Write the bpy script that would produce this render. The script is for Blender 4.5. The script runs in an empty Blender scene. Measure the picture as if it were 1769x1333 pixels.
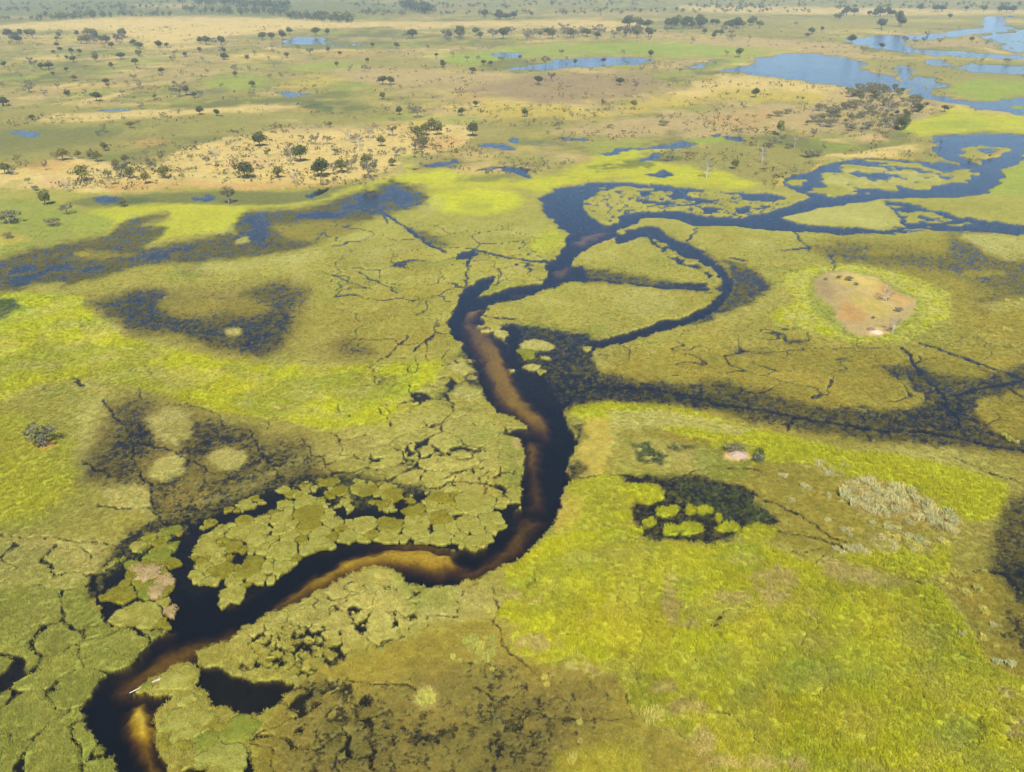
import bpy, bmesh, math, random
import numpy as np

# ------------------------------------------------------------------ camera, sky, sun, exposure
scene = bpy.context.scene
PW, PH, FPX = 1769.0, 1333.0, 1500.0       # photograph size and focal length in its pixels
CAM_H = 120.0                              # metres above the marsh
PITCH = math.atan((PH / 2 + 70.0) / FPX)   # the horizon lies 70 px above the frame
cam_data = bpy.data.cameras.new('camera')
cam_data.sensor_width = 36.0
cam_data.lens = 36.0 * FPX / PW
cam_data.clip_start = 0.5
cam_data.clip_end = 120000.0
cam = bpy.data.objects.new('camera', cam_data)
scene.collection.objects.link(cam)
cam.location = (0, 0, CAM_H)
cam.rotation_euler = (math.pi / 2 - PITCH, 0, 0)
scene.camera = cam

SUN_EL = math.radians(48.0)
SUN_AZ = math.radians(-4.6)                # heading of the shadows, left of straight ahead
trav = (math.sin(SUN_AZ) * math.cos(SUN_EL), math.cos(SUN_AZ) * math.cos(SUN_EL), -math.sin(SUN_EL))
world = bpy.data.worlds.new('World')
scene.world = world
world.use_nodes = True
wn = world.node_tree
wn.nodes.clear()
w_out = wn.nodes.new('ShaderNodeOutputWorld')
w_bg = wn.nodes.new('ShaderNodeBackground')
w_sky = wn.nodes.new('ShaderNodeTexSky')
w_sky.sky_type = 'NISHITA'
w_sky.sun_disc = False
w_sky.sun_elevation = SUN_EL
w_sky.sun_rotation = math.radians(180.0 - 4.6)
w_sky.altitude = 900.0
w_sky.air_density = 1.0
w_sky.dust_density = 0.15
w_sky.ozone_density = 3.5
w_bg.inputs['Strength'].default_value = 0.084
wn.links.new(w_sky.outputs[0], w_bg.inputs[0])
wn.links.new(w_bg.outputs[0], w_out.inputs[0])

sun_data = bpy.data.lights.new('sun', 'SUN')
sun_data.energy = 5.0
sun_data.angle = math.radians(0.53)
sun_data.color = (1.0, 0.955, 0.88)
sun = bpy.data.objects.new('sun', sun_data)
scene.collection.objects.link(sun)
from mathutils import Vector
sun.rotation_euler = Vector(trav).to_track_quat('-Z', 'Y').to_euler()

vs = scene.view_settings
scene.display_settings.display_device = 'sRGB'
vs.view_transform = 'Standard'
vs.look = 'None'
vs.exposure = 0.8
vs.gamma = 1.0
vs.use_curve_mapping = False
scene.cycles.use_denoising = True
scene.cycles.max_bounces = 6
scene.cycles.diffuse_bounces = 2
scene.cycles.glossy_bounces = 2
scene.cycles.transparent_max_bounces = 8
scene.cycles.volume_bounces = 0
scene.cycles.use_adaptive_sampling = True
scene.cycles.adaptive_threshold = 0.02

rng = np.random.default_rng(7)
random.seed(7)
LINK = scene.collection.objects.link

# ------------------------------------------------------------------ helpers: pixels <-> ground, noise
SP, CP = math.sin(PITCH), math.cos(PITCH)
CX, CY = PW / 2, PH / 2

def to_ground(u, v, z=0.0):
    """direction of photo pixel (u, v) met with the plane at height z"""
    a = (np.asarray(u, float) - CX) / FPX
    b = -(np.asarray(v, float) - CY) / FPX
    dy = CP + b * SP
    dz = -SP + b * CP
    t = (z - CAM_H) / dz
    return a * t, dy * t

def to_pix(x, y, z=0.0):
    rz = z - CAM_H
    d = y * CP - rz * SP
    b = y * SP + rz * CP
    return CX + FPX * x / d, CY - FPX * b / d

def px_per_m(v):
    """pixels across one metre standing on the ground seen at row v"""
    b = -(np.asarray(v, float) - CY) / FPX
    return FPX * (SP - b * CP) / CAM_H

_perm = np.random.default_rng(3).permutation(256)
_perm = np.concatenate([_perm, _perm]).astype(np.int64)
_gr = np.random.default_rng(5).uniform(0, 2 * np.pi, 256)
_gx, _gy = np.cos(_gr), np.sin(_gr)

def perlin(x, y, seed=0):
    x = x + seed * 17.31
    y = y - seed * 9.77
    xi = np.floor(x).astype(np.int64); yi = np.floor(y).astype(np.int64)
    xf = x - xi; yf = y - yi
    xi &= 255; yi &= 255
    u = xf * xf * xf * (xf * (xf * 6 - 15) + 10)
    v = yf * yf * yf * (yf * (yf * 6 - 15) + 10)
    def g(ix, iy, fx, fy):
        h = _perm[_perm[ix & 255] + (iy & 255)]
        return _gx[h] * fx + _gy[h] * fy
    a = g(xi, yi, xf, yf); b = g(xi + 1, yi, xf - 1, yf)
    c = g(xi, yi + 1, xf, yf - 1); d = g(xi + 1, yi + 1, xf - 1, yf - 1)
    return 1.4 * ((a + u * (b - a)) + v * ((c + u * (d - c)) - (a + u * (b - a))))

def fbm(x, y, lam, octs=4, seed=0, gain=0.5):
    s = np.zeros_like(x); a = 1.0; t = 0.0
    for o in range(octs):
        s += a * perlin(x / lam, y / lam, seed + o * 3)
        t += a; a *= gain; lam *= 0.5
    return s / t

def worley(x, y, lam, seed=0):
    """distance gap between the two nearest seeds (in cells) and an id per cell"""
    x = x / lam + seed * 5.3; y = y / lam + seed * 7.9
    xi = np.floor(x).astype(np.int64); yi = np.floor(y).astype(np.int64)
    f1 = np.full(x.shape, 9.0); f2 = np.full(x.shape, 9.0); cid = np.zeros(x.shape)
    for i in (-1, 0, 1):
        for j in (-1, 0, 1):
            h = _perm[_perm[(xi + i) & 255] + ((yi + j) & 255)]
            h2 = _perm[(h + 91) & 255]
            px = xi + i + 0.08 + 0.84 * h / 255.0
            py = yi + j + 0.08 + 0.84 * h2 / 255.0
            d = np.hypot(px - x, py - y)
            m = d < f1
            f2 = np.where(m, f1, np.minimum(f2, d))
            cid = np.where(m, h, cid)
            f1 = np.where(m, d, f1)
    return f2 - f1, cid / 255.0

def smooth(a, b, x):
    t = np.clip((x - a) / (b - a), 0, 1)
    return t * t * (3 - 2 * t)

def lin(c):
    c = np.asarray(c, float) / 255.0
    return np.where(c <= 0.04045, c / 12.92, ((c + 0.055) / 1.055) ** 2.4)

ALB = 0.56                                  # photo brightness -> albedo under this sun and exposure
def alb(c, k=1.0):
    return lin(c) * ALB * k * np.array([1.05, 1.0, 0.90])

def tag(o, label=None, cat=None, group=None, kind=None):
    if label: o['label'] = label
    if cat: o['category'] = cat
    if group: o['group'] = group
    if kind: o['kind'] = kind
    return o

def mesh_np(name, verts, faces):
    """fast mesh from arrays; faces an (n,3) or (n,4) int array"""
    me = bpy.data.meshes.new(name)
    n, k = faces.shape
    me.vertices.add(len(verts)); me.vertices.foreach_set('co', np.ascontiguousarray(verts, np.float32).ravel())
    me.loops.add(n * k); me.loops.foreach_set('vertex_index', np.ascontiguousarray(faces, np.int32).ravel())
    me.polygons.add(n); me.polygons.foreach_set('loop_start', np.arange(0, n * k, k, dtype=np.int32))
    me.update(calc_edges=True)
    return me

def set_color(me, name, rgb):
    at = me.color_attributes.new(name, 'FLOAT_COLOR', 'POINT')
    d = np.ones((len(rgb), 4), np.float32); d[:, :3] = rgb
    at.data.foreach_set('color', d.ravel())

# ------------------------------------------------------------------ materials
def new_mat(name):
    m = bpy.data.materials.new(name); m.use_nodes = True
    nt = m.node_tree; nt.nodes.clear()
    return m, nt, nt.nodes.new, nt.links.new

def noise_node(N, L, scale, detail=4, rough=0.55, vec=None):
    n = N('ShaderNodeTexNoise'); n.inputs['Scale'].default_value = scale
    n.inputs['Detail'].default_value = detail; n.inputs['Roughness'].default_value = rough
    if vec is not None: L(vec, n.inputs['Vector'])
    return n

def ramp(N, L, fac, stops):
    r = N('ShaderNodeValToRGB'); L(fac, r.inputs[0])
    e = r.color_ramp.elements
    while len(e) < len(stops): e.new(0.5)
    for k, (p, c) in zip(e, stops):
        k.position = p; k.color = (c[0], c[1], c[2], 1) if hasattr(c, '__len__') else (c, c, c, 1)
    return r

def mul(N, L, a, b, fac=1.0, mode='MULTIPLY'):
    m = N('ShaderNodeMix'); m.data_type = 'RGBA'; m.blend_type = mode
    m.inputs[0].default_value = fac
    L(a, m.inputs[6]); L(b, m.inputs[7])
    return m.outputs[2]

def leaf_mat(name, col, vary=0.35, attr=None, transl=0.25, noise_scale=0.8, instancer=False):
    m, nt, N, L = new_mat(name)
    out = N('ShaderNodeOutputMaterial')
    tc = N('ShaderNodeTexCoord')
    if attr:
        a = N('ShaderNodeAttribute'); a.attribute_name = attr
        a.attribute_type = 'INSTANCER' if instancer else 'GEOMETRY'
        base = a.outputs['Color']
    else:
        rgb = N('ShaderNodeRGB'); rgb.outputs[0].default_value = (*col, 1); base = rgb.outputs[0]
    n = noise_node(N, L, noise_scale, 3, 0.6, tc.outputs['Object'])
    r = ramp(N, L, n.outputs['Fac'], [(0.3, 1 - vary), (0.7, 1 + vary)])
    base = mul(N, L, base, r.outputs[0])
    if not instancer:
        oi = N('ShaderNodeObjectInfo')
        r2 = ramp(N, L, oi.outputs['Random'], [(0.0, (0.82, 0.86, 0.82)), (0.5, (1, 1, 1)), (1.0, (1.16, 1.08, 0.95))])
        base = mul(N, L, base, r2.outputs[0])
    d = N('ShaderNodeBsdfDiffuse'); L(base, d.inputs[0])
    if transl > 0:
        t = N('ShaderNodeBsdfTranslucent'); L(base, t.inputs[0])
        mx = N('ShaderNodeMixShader'); mx.inputs[0].default_value = transl
        L(d.outputs[0], mx.inputs[1]); L(t.outputs[0], mx.inputs[2]); L(mx.outputs[0], out.inputs[0])
    else:
        L(d.outputs[0], out.inputs[0])
    return m

def bark_mat(name, col):
    m, nt, N, L = new_mat(name)
    out = N('ShaderNodeOutputMaterial'); tc = N('ShaderNodeTexCoord')
    mp = N('ShaderNodeMapping'); mp.inputs['Scale'].default_value = (6, 6, 1.2)
    L(tc.outputs['Object'], mp.inputs[0])
    n = noise_node(N, L, 2.0, 5, 0.65, mp.outputs[0])
    r = ramp(N, L, n.outputs['Fac'], [(0.3, tuple(0.55 * c for c in col)), (0.7, tuple(min(1, 1.25 * c) for c in col))])
    b = N('ShaderNodeBsdfPrincipled'); b.inputs['Roughness'].default_value = 0.9
    b.inputs['Specular IOR Level'].default_value = 0.15
    L(r.outputs[0], b.inputs['Base Color'])
    bp = N('ShaderNodeBump'); bp.inputs['Strength'].default_value = 0.5; bp.inputs['Distance'].default_value = 0.03
    L(n.outputs['Fac'], bp.inputs['Height']); L(bp.outputs[0], b.inputs['Normal'])
    L(b.outputs[0], out.inputs[0])
    return m
# ------------------------------------------------------------------ the marsh: grid that thins out with distance
def axis(parts):
    out = []
    for a, b, s in parts:
        n = max(1, int(round(abs(b - a) / s)))
        out += list(np.linspace(a, b, n, endpoint=False))
    out.append(parts[-1][1])
    return np.array(out)
ROWS = axis([(2300, 1420, 40), (1420, 1150, 2.1), (1150, 300, 1.75), (300, -20, 1.45), (-20, -58, 1.9)])
COLS = axis([(-900, -130, 22), (-130, 1900, 1.95), (1900, 2670, 22)])
UU, VV = np.meshgrid(COLS, ROWS)
SHP = UU.shape
u0 = UU.ravel(); v0 = VV.ravel()
X, Y = to_ground(u0, v0)
PPM = px_per_m(v0)
NV = len(X)

# outlines traced from the photograph wander a little, in metres on the ground
wu = np.zeros(NV); wv = np.zeros(NV)
for k, lam in enumerate((0.9, 1.8, 3.6, 7.5, 15, 30, 60, 120)):
    lp = lam * PPM
    fk = 1 + 2.4 * smooth(360, 250, v0)
    w = smooth(3.0, 7.0, lp) * (1 - smooth(26 * fk, 60 * fk, lp))
    idx = np.nonzero(w > 0.01)[0]
    if len(idx) == 0: continue
    x_, y_ = X[idx], Y[idx]
    ww = w[idx] * 0.22 * lam
    wu[idx] += ww * perlin(x_ / lam, y_ / lam, 40 + k)
    wv[idx] += ww * perlin(x_ / lam, y_ / lam, 60 + k)
us, vs_ = to_pix(X + wu, Y + wv)

def sdf(poly, marg, ua=None, va=None):
    """indices near the polygon and their signed distance in photo pixels (inside > 0)"""
    ua = us if ua is None else ua; va = vs_ if va is None else va
    p = np.asarray(poly, float)
    lo = p.min(0) - marg; hi = p.max(0) + marg
    idx = np.nonzero((ua > lo[0]) & (ua < hi[0]) & (va > lo[1]) & (va < hi[1]))[0]
    x = ua[idx]; y = va[idx]
    dd = np.full(len(idx), 1e9); ins = np.zeros(len(idx), bool)
    for (ax, ay), (bx, by) in zip(p, np.roll(p, -1, 0)):
        ex, ey = bx - ax, by - ay
        t = np.clip(((x - ax) * ex + (y - ay) * ey) / (ex * ex + ey * ey + 1e-9), 0, 1)
        dd = np.minimum(dd, (x - ax - t * ex) ** 2 + (y - ay - t * ey) ** 2)
        if by != ay:
            ins ^= ((ay > y) != (by > y)) & (x < ex * (y - ay) / ey + ax)
    return idx, np.where(ins, 1, -1) * np.sqrt(dd)

def line_dist(pts, marg, ua=None, va=None):
    ua = us if ua is None else ua; va = vs_ if va is None else va
    p = np.asarray(pts, float)
    lo = p.min(0) - marg; hi = p.max(0) + marg
    idx = np.nonzero((ua > lo[0]) & (ua < hi[0]) & (va > lo[1]) & (va < hi[1]))[0]
    x = ua[idx]; y = va[idx]; dd = np.full(len(idx), 1e9)
    for (ax, ay), (bx, by) in zip(p[:-1], p[1:]):
        ex, ey = bx - ax, by - ay
        t = np.clip(((x - ax) * ex + (y - ay) * ey) / (ex * ex + ey * ey + 1e-9), 0, 1)
        dd = np.minimum(dd, (x - ax - t * ex) ** 2 + (y - ay - t * ey) ** 2)
    return idx, np.sqrt(dd)

def ell(cx, cy, rx, ry, n=20):
    return [(cx + rx * math.cos(a), cy + ry * math.sin(a)) for a in np.linspace(0, 2 * math.pi, n, endpoint=False)]

# kinds of ground: two plant colours (as seen in the photo), bed colour, height, relief, sedge height
K = dict(
    marsh =((176, 171, 84), (150, 151, 62), (84, 76, 38), 0.22, 0.05, 0.34),
    pale  =((190, 186, 112), (168, 170, 86), (84, 76, 38), 0.26, 0.05, 0.36),
    green =((158, 164, 74), (132, 148, 60), (84, 76, 38), 0.24, 0.05, 0.38),
    lime  =((194, 198, 36), (170, 182, 36), (70, 66, 24), 0.45, 0.06, 0.8),
    sunny =((198, 198, 48), (180, 186, 44), (70, 66, 24), 0.35, 0.05, 0.5),
    olive =((166, 154, 58), (140, 136, 54), (80, 70, 34), 0.10, 0.08, 0.25),
    brown =((144, 132, 64), (112, 108, 54), (66, 60, 32), 0.04, 0.17, 0.22),
    flood =((112, 106, 56), (86, 86, 46), (44, 40, 25), -0.02, 0.25, 0.2),
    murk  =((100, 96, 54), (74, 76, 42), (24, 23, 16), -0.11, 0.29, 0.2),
    reedy =((86, 104, 60), (70, 90, 54), (44, 44, 26), -0.02, 0.16, 0.5),
    deep  =((110, 110, 50), (100, 100, 40), (30, 26, 18), -2.6, 0.15, 0.0),
    pool  =((110, 110, 50), (100, 100, 40), (40, 38, 24), -1.2, 0.12, 0.0),
    bar   =((226, 190, 120), (214, 176, 100), (238, 212, 120), -0.2, 0.06, 0.0),
    silt  =((200, 160, 90), (190, 150, 80), (206, 182, 92), -0.95, 0.16, 0.0),
    shoal =((214, 176, 128), (204, 160, 110), (226, 192, 132), -0.18, 0.04, 0.0),
    sand  =((226, 196, 140), (205, 168, 110), (200, 170, 120), 0.7, 0.06, 0.0),
    gold  =((224, 202, 132), (208, 182, 108), (120, 100, 60), 0.8, 0.08, 0.0),
    straw =((206, 184, 84), (186, 172, 74), (110, 96, 50), 0.6, 0.08, 0.0),
    tan   =((194, 172, 118), (174, 156, 102), (110, 96, 60), 0.7, 0.08, 0.0),
    dun   =((166, 144, 104), (152, 136, 96), (110, 96, 60), 0.6, 0.08, 0.0),
    rust  =((206, 164, 96), (190, 150, 86), (110, 96, 60), 0.7, 0.08, 0.0),
    lawn  =((164, 154, 84), (142, 142, 74), (90, 86, 50), 0.35, 0.07, 0.0),
    moss  =((128, 130, 70), (110, 118, 66), (70, 70, 44), 0.25, 0.08, 0.0),
    meadow=((160, 176, 62), (138, 160, 58), (90, 86, 50), 0.35, 0.07, 0.0),
    lake  =((110, 120, 80), (90, 100, 60), (60, 60, 46), -0.9, 0.10, 0.0),
    shallow=((124, 132, 84), (104, 116, 74), (70, 72, 50), -0.10, 0.14, 0.0),
    dead  =((190, 178, 112), (168, 160, 90), (70, 62, 30), 0.38, 0.06, 0.45),
)

# base: savanna far off, sedge marsh close by
n200 = fbm(X, Y, 300, 4, 1); n60 = fbm(X, Y, 90, 4, 2)
n12 = fbm(X, Y, 14, 4, 3); n3 = fbm(X, Y, 3.2, 3, 4)
pa = np.zeros((NV, 3)); bed = np.zeros((NV, 3)); Z = np.zeros(NV); REL = np.zeros(NV); SED = np.zeros(NV); DEAD = np.zeros(NV)
def kind_color(k, idx):
    a, b = alb(K[k][0]), alb(K[k][1])
    t = np.clip(0.5 + 0.8 * n12[idx] + 0.5 * n60[idx] + 0.35 * n3[idx], 0, 1)[:, None]
    return a * (1 - t) + b * t
def put(k, idx, al, z=None, keep_rel=False):
    al = np.clip(al, 0, 1)
    a1 = al[:, None]
    pa[idx] = pa[idx] * (1 - a1) + kind_color(k, idx) * a1
    bed[idx] = bed[idx] * (1 - a1) + alb(K[k][2]) * a1
    Z[idx] = Z[idx] * (1 - al) + (K[k][3] if z is None else z) * al
    REL[idx] = REL[idx] * (1 - al) + K[k][4] * al
    SED[idx] = SED[idx] * (1 - al) + K[k][5] * al
ALL = np.arange(NV)
put('marsh', ALL, np.ones(NV))
far = smooth(352, 262, vs_)
i = np.nonzero(far > 0)[0]
put('lawn', i, far[i])
n30 = fbm(X, Y, 42, 4, 6)
nn = n200[i] + 0.6 * n60[i] + 0.35 * n30[i] + 0.25 * n12[i]
put('tan', i, far[i] * smooth(-0.1, 0.25, nn))
put('straw', i, far[i] * smooth(0.22, 0.42, nn) * 0.8)
put('moss', i, far[i] * smooth(-0.12, -0.4, nn))
put('gold', i, far[i] * smooth(0.22, 0.5, n60[i] + 0.3 * n200[i] + 0.3 * n30[i]) * 0.8)
put('rust', i, far[i] * smooth(0.25, 0.5, fbm(X[i], Y[i], 70, 4, 9)) * 0.45)
n18 = fbm(X, Y, 24, 4, 8)
put('moss', i, far[i] * smooth(0.08, 0.4, n18[i]) * 0.55)
put('straw', i, far[i] * smooth(0.08, 0.4, fbm(X[i], Y[i], 30, 4, 16)) * 0.5)
put('dun', i, far[i] * smooth(0.1, 0.4, fbm(X[i], Y[i], 55, 4, 17)) * 0.25)
put('meadow', i, far[i] * smooth(0.1, 0.4, fbm(X[i], Y[i], 80, 4, 18)) * 0.45)
n_far = smooth(46, 10, vs_); i = np.nonzero(n_far > 0)[0]
put('moss', i, 0.6 * n_far[i] * smooth(-0.15, 0.1, n200[i] + 0.5 * n60[i]))
# sedge marsh variety
near = smooth(330, 420, vs_)
i = np.nonzero(near > 0)[0]
m1 = fbm(X[i], Y[i], 46, 4, 11); m2 = fbm(X[i], Y[i], 30, 4, 12)
put('olive', i, near[i] * smooth(0.08, 0.4, m1) * 0.55)
put('pale', i, near[i] * smooth(0.05, 0.4, m2) * 0.55)
put('green', i, near[i] * smooth(0.15, 0.45, fbm(X[i], Y[i], 25, 4, 13)) * 0.5)

def area(k, poly, soft=2.0, op=1.0, noise=0.0, lam=10.0, z=None, seed=0):
    """lay ground kind k inside a traced outline; noise breaks the cover up into patches"""
    wet = k in ('lake', 'pool', 'shallow', 'flood', 'murk', 'reedy')
    if k in ('flood', 'murk', 'brown'): soft = soft * 1.8   # wet sedge thins out gradually
    idx, d = sdf(poly, soft + 12)
    if len(idx) == 0: return
    if wet:                                   # shores fray into the sedge
        lam_s = 26.0 / float(px_per_m(np.mean([q[1] for q in poly])))
        d = d + (3.0 + 0.5 * min(soft, 8)) * fbm(X[idx], Y[idx], lam_s, 5, 140, .62) * 1.5
    al = smooth(-soft, soft, d) * op
    if np.mean([q[1] for q in poly]) < 330 and k not in ('lake', 'pool', 'shallow'):   # dry grass wears thin in patches
        al = al * (0.4 + 0.6 * smooth(-0.22, 0.14, fbm(X[idx], Y[idx], 30, 5, 85) + np.clip(d, -9, 9) / 34))
    if noise > 0:
        n = fbm(X[idx], Y[idx], lam, 4, 80 + seed)
        t = (noise - 0.5) * 0.62                  # noise = share of the patch left bare
        al = al * smooth(t - 0.07, t + 0.07, n + 0.12 * np.clip(d / (soft * 2), -1, 1) - 0.06)
    put(k, idx, al, z)

def channel(pts, width, z=-0.6, soft=1.2, k='murk', op=1.0, wig=0.35):
    idx, d = line_dist(pts, width + soft + 6)
    if len(idx) == 0: return
    w = width * (1 + wig * 1.6 * perlin(X[idx] / 9.0, Y[idx] / 9.0, 31))
    al = smooth(soft, -soft, d - w / 2) * op
    put(k, idx, al, z)
# ------------------------------------------------------------------ savanna beyond the marsh
A = area
A('gold', [(-160, 52), (0, 43), (150, 33), (350, 28), (480, 31), (600, 37), (720, 38), (640, 47), (520, 50), (450, 56), (340, 73), (250, 79), (225, 62), (130, 53), (0, 52), (-160, 58)], 3, .95)
A('moss', [(-160, 0), (300, -2), (300, 24), (150, 30), (0, 40), (-160, 46)], 4, .8)
A('moss', [(300, 0), (620, 0), (770, 20), (600, 34), (480, 30), (300, 26)], 4, .7)
A('gold', [(660, 44), (780, 38), (1000, 33), (1110, 38), (1120, 50), (1040, 54), (950, 50), (800, 46), (720, 52)], 3, .85)
A('gold', [(1169, 8), (1400, 12), (1700, 17), (1950, 16), (1950, 25), (1500, 27), (1300, 24), (1190, 20)], 3, .85)
A('gold', [(220, 8), (360, 6), (330, 14), (240, 14)], 3, .6)
A('lawn', [(1330, 30), (1560, 28), (1720, 24), (1690, 45), (1480, 52), (1330, 60), (1180, 66), (1169, 54)], 4, .8)
A('tan', [(1169, 72), (1320, 66), (1440, 72), (1500, 88), (1480, 98), (1380, 88), (1260, 82), (1169, 80)], 4, .9)
A('meadow', [(740, 100), (860, 82), (1000, 74), (1169, 72), (1270, 82), (1360, 88), (1310, 98), (1180, 100), (1060, 94), (960, 94), (880, 102), (800, 114)], 5, .85)
A('lawn', [(540, 100), (720, 92), (760, 110), (700, 128), (560, 122)], 6, .6)
A('meadow', [(500, 112), (600, 106), (640, 112), (600, 124), (520, 122)], 4, .7)
A('straw', [(480, 140), (540, 128), (600, 134), (560, 150), (500, 154)], 4, .6)
A('tan', [(560, 120), (700, 118), (830, 122), (900, 130), (840, 150), (740, 150), (620, 140)], 6, .8)
A('dun', [(820, 152), (890, 134), (1000, 124), (1110, 124), (1160, 140), (1090, 166), (1010, 179), (920, 180), (860, 170), (780, 160)], 5, .95)
A('straw', [(800, 196), (860, 178), (930, 182), (1050, 190), (1180, 162), (1250, 138), (1400, 145), (1465, 158), (1445, 186), (1340, 174), (1240, 174), (1100, 196), (1000, 207), (880, 208)], 5, .8)
A('gold', [(1160, 162), (1250, 126), (1330, 134), (1480, 156), (1540, 160), (1470, 172), (1380, 160), (1260, 156), (1180, 172)], 4, .8)
A('tan', [(950, 226), (1100, 206), (1250, 188), (1380, 178), (1425, 196), (1345, 232), (1200, 240), (1060, 240)], 6, .95)
A('rust', [(1230, 196), (1340, 190), (1360, 212), (1290, 224), (1220, 216)], 8, .35)
A('lawn', [(840, 204), (970, 200), (1000, 218), (920, 236), (850, 240), (800, 228)], 8, .8)
A('gold', [(-160, 300), (60, 290), (110, 268), (200, 284), (260, 288), (310, 262), (390, 238), (480, 224), (600, 226), (700, 222), (770, 212), (815, 232), (780, 262), (712, 268), (690, 280), (640, 308), (560, 322), (430, 328), (330, 322), (200, 336), (60, 326), (-160, 330)], 4, .9)
A('rust', [(700, 228), (770, 236), (800, 240), (760, 262), (715, 262)], 8, .6)
A('rust', [(170, 318), (330, 312), (440, 318), (560, 318), (620, 308), (560, 326), (430, 330), (330, 324), (200, 338)], 4, .6)
A('rust', [(30, 280), (110, 272), (150, 286), (90, 300), (40, 298)], 6, .6)
A('sand', [(390, 278), (450, 272), (470, 284), (440, 296), (395, 294)], 4, .8)
A('sand', [(68, 310), (105, 306), (118, 318), (95, 326), (70, 324)], 4, .7)
A('tan', [(520, 210), (600, 220), (620, 228), (480, 236), (470, 226)], 5, .6)
A('lawn', [(-160, 176), (0, 178), (150, 182), (300, 190), (460, 188), (560, 196), (650, 192), (640, 210), (540, 214), (430, 232), (330, 240), (240, 262), (120, 270), (0, 278), (-160, 284)], 6, .85)
A('moss', [(-160, 228), (0, 222), (100, 218), (220, 222), (200, 240), (110, 256), (0, 268), (-160, 274)], 6, .8)
A('gold', [(60, 206), (100, 196), (260, 190), (380, 186), (480, 178), (540, 182), (470, 196), (330, 198), (180, 208), (80, 212)], 3, .85)
A('gold', [(90, 182), (150, 172), (175, 168), (205, 158), (228, 160), (200, 170), (150, 182)], 3, .9)
A('gold', [(30, 104), (70, 92), (130, 96), (110, 104)], 4, .6)
A('rust', [(215, 246), (270, 240), (300, 250), (240, 258)], 5, .5)
A('meadow', [(340, 140), (420, 128), (480, 140), (440, 158), (360, 156)], 5, .6)
A('moss', [(330, 84), (440, 80), (470, 92), (360, 96)], 4, .7)
A('gold', [(180, 84), (330, 76), (420, 78), (330, 84), (230, 92)], 3, .6)
A('tan', [(150, 128), (330, 120), (420, 116), (330, 134), (180, 140)], 6, .6)
for j, (a, b, c, d, kk) in enumerate([(0, 30, 90, 3, 'tan'), (640, 26, 80, 3, 'lawn'), (1060, 24, 110, 3, 'tan'), (560, 88, 90, 3, 'gold'), (1150, 58, 70, 2.5, 'tan'), (650, 68, 70, 3, 'tan'), (1600, 36, 80, 2.5, 'straw'), (900, 62, 140, 3, 'tan'), (600, 94, 60, 3, 'rust'), (880, 60, 60, 2, 'gold')]):
    A(kk, ell(a, b, c, d), 2.5, .75)
# far water
A('lake', [(1259, 121), (1305, 106), (1359, 93), (1406, 92), (1450, 97), (1484, 103), (1495, 116), (1525, 133), (1559, 146), (1578, 152), (1542, 158), (1464, 149), (1386, 139), (1305, 129)], 2)
A('shallow', [(1262, 121), (1359, 94), (1450, 98), (1525, 134), (1570, 152), (1464, 148), (1305, 128)], 3, .8, .62, 60, seed=2)
A('shallow', [(1560, 60), (1700, 46), (1742, 30), (1720, 56), (1576, 80), (1725, 93), (1900, 96), (1678, 100), (1500, 80)], 3, .8, .6, 60, seed=3)
A('shallow', [(1366, 108), (1420, 104), (1470, 112), (1440, 120), (1390, 118)], 4, .55, .15, 30)
A('shallow', [(1170, 116), (1215, 104), (1262, 104), (1240, 116), (1200, 122)], 3, .9)
A('meadow', [(1200, 120), (1262, 112), (1310, 100), (1340, 94), (1300, 98), (1230, 108)], 3, .8)
A('lake', [(1479, 69), (1500, 62), (1560, 60), (1644, 57), (1693, 46), (1703, 30), (1740, 28), (1743, 44), (1720, 55), (1678, 62), (1560, 69), (1544, 75), (1576, 83), (1644, 89), (1725, 94), (1950, 94), (1950, 103), (1769, 103), (1678, 101), (1610, 94), (1552, 88), (1508, 82), (1484, 76)], 1.6)
A('shallow', [(1742, 50), (1950, 46), (1950, 92), (1769, 92), (1690, 78), (1720, 60)], 3, .9)
A('tan', [(1545, 76), (1580, 70), (1650, 68), (1700, 72), (1735, 76), (1690, 82), (1600, 83)], 2, .9)
A('lawn', [(1490, 100), (1570, 104), (1720, 104), (1950, 104), (1950, 168), (1700, 168), (1640, 166), (1580, 142), (1530, 124)], 3, .85)
A('straw', [(1500, 98), (1640, 96), (1740, 100), (1950, 108), (1950, 116), (1720, 106), (1600, 104)], 2, .7)
A('meadow', [(1640, 150), (1700, 136), (1790, 140), (1950, 138), (1950, 160), (1769, 164), (1690, 174), (1640, 166)], 3, .9)
A('shallow', [(1635, 114), (1680, 108), (1769, 113), (1950, 112), (1950, 130), (1769, 129), (1690, 125)], 2, .95)
A('lake', [(1588, 108), (1610, 103), (1634, 105), (1630, 111), (1600, 112)], 2)
A('lake', [(1541, 130), (1548, 118), (1575, 113), (1560, 125), (1567, 136), (1593, 149), (1612, 163), (1640, 170), (1678, 176), (1712, 173), (1769, 168), (1950, 160), (1950, 206), (1769, 199), (1729, 193), (1678, 187), (1627, 178), (1596, 167), (1570, 154), (1552, 142)], 1.6)
A('shallow', [(1570, 130), (1625, 134), (1640, 150), (1610, 158), (1585, 146)], 3, .9)
A('meadow', ell(1764, 185, 12, 4), 2)
A('lake', [(960, 104), (1000, 100), (1110, 100), (1122, 104), (1090, 112), (990, 116), (940, 118), (900, 120), (930, 112)], 2)
A('shallow', [(860, 118), (960, 108), (990, 118), (900, 124)], 3, .8)
A('lake', ell(874, 95, 22, 3.2), 2)
A('lake', [(478, 72), (500, 64), (560, 66), (556, 73), (500, 77)], 2, .95)
A('shallow', [(470, 80), (560, 70), (640, 72), (640, 82), (540, 84)], 3, .7)
A('lake', [(468, 162), (478, 156), (500, 160), (528, 162), (508, 167), (480, 168)], 1.8)
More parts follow.
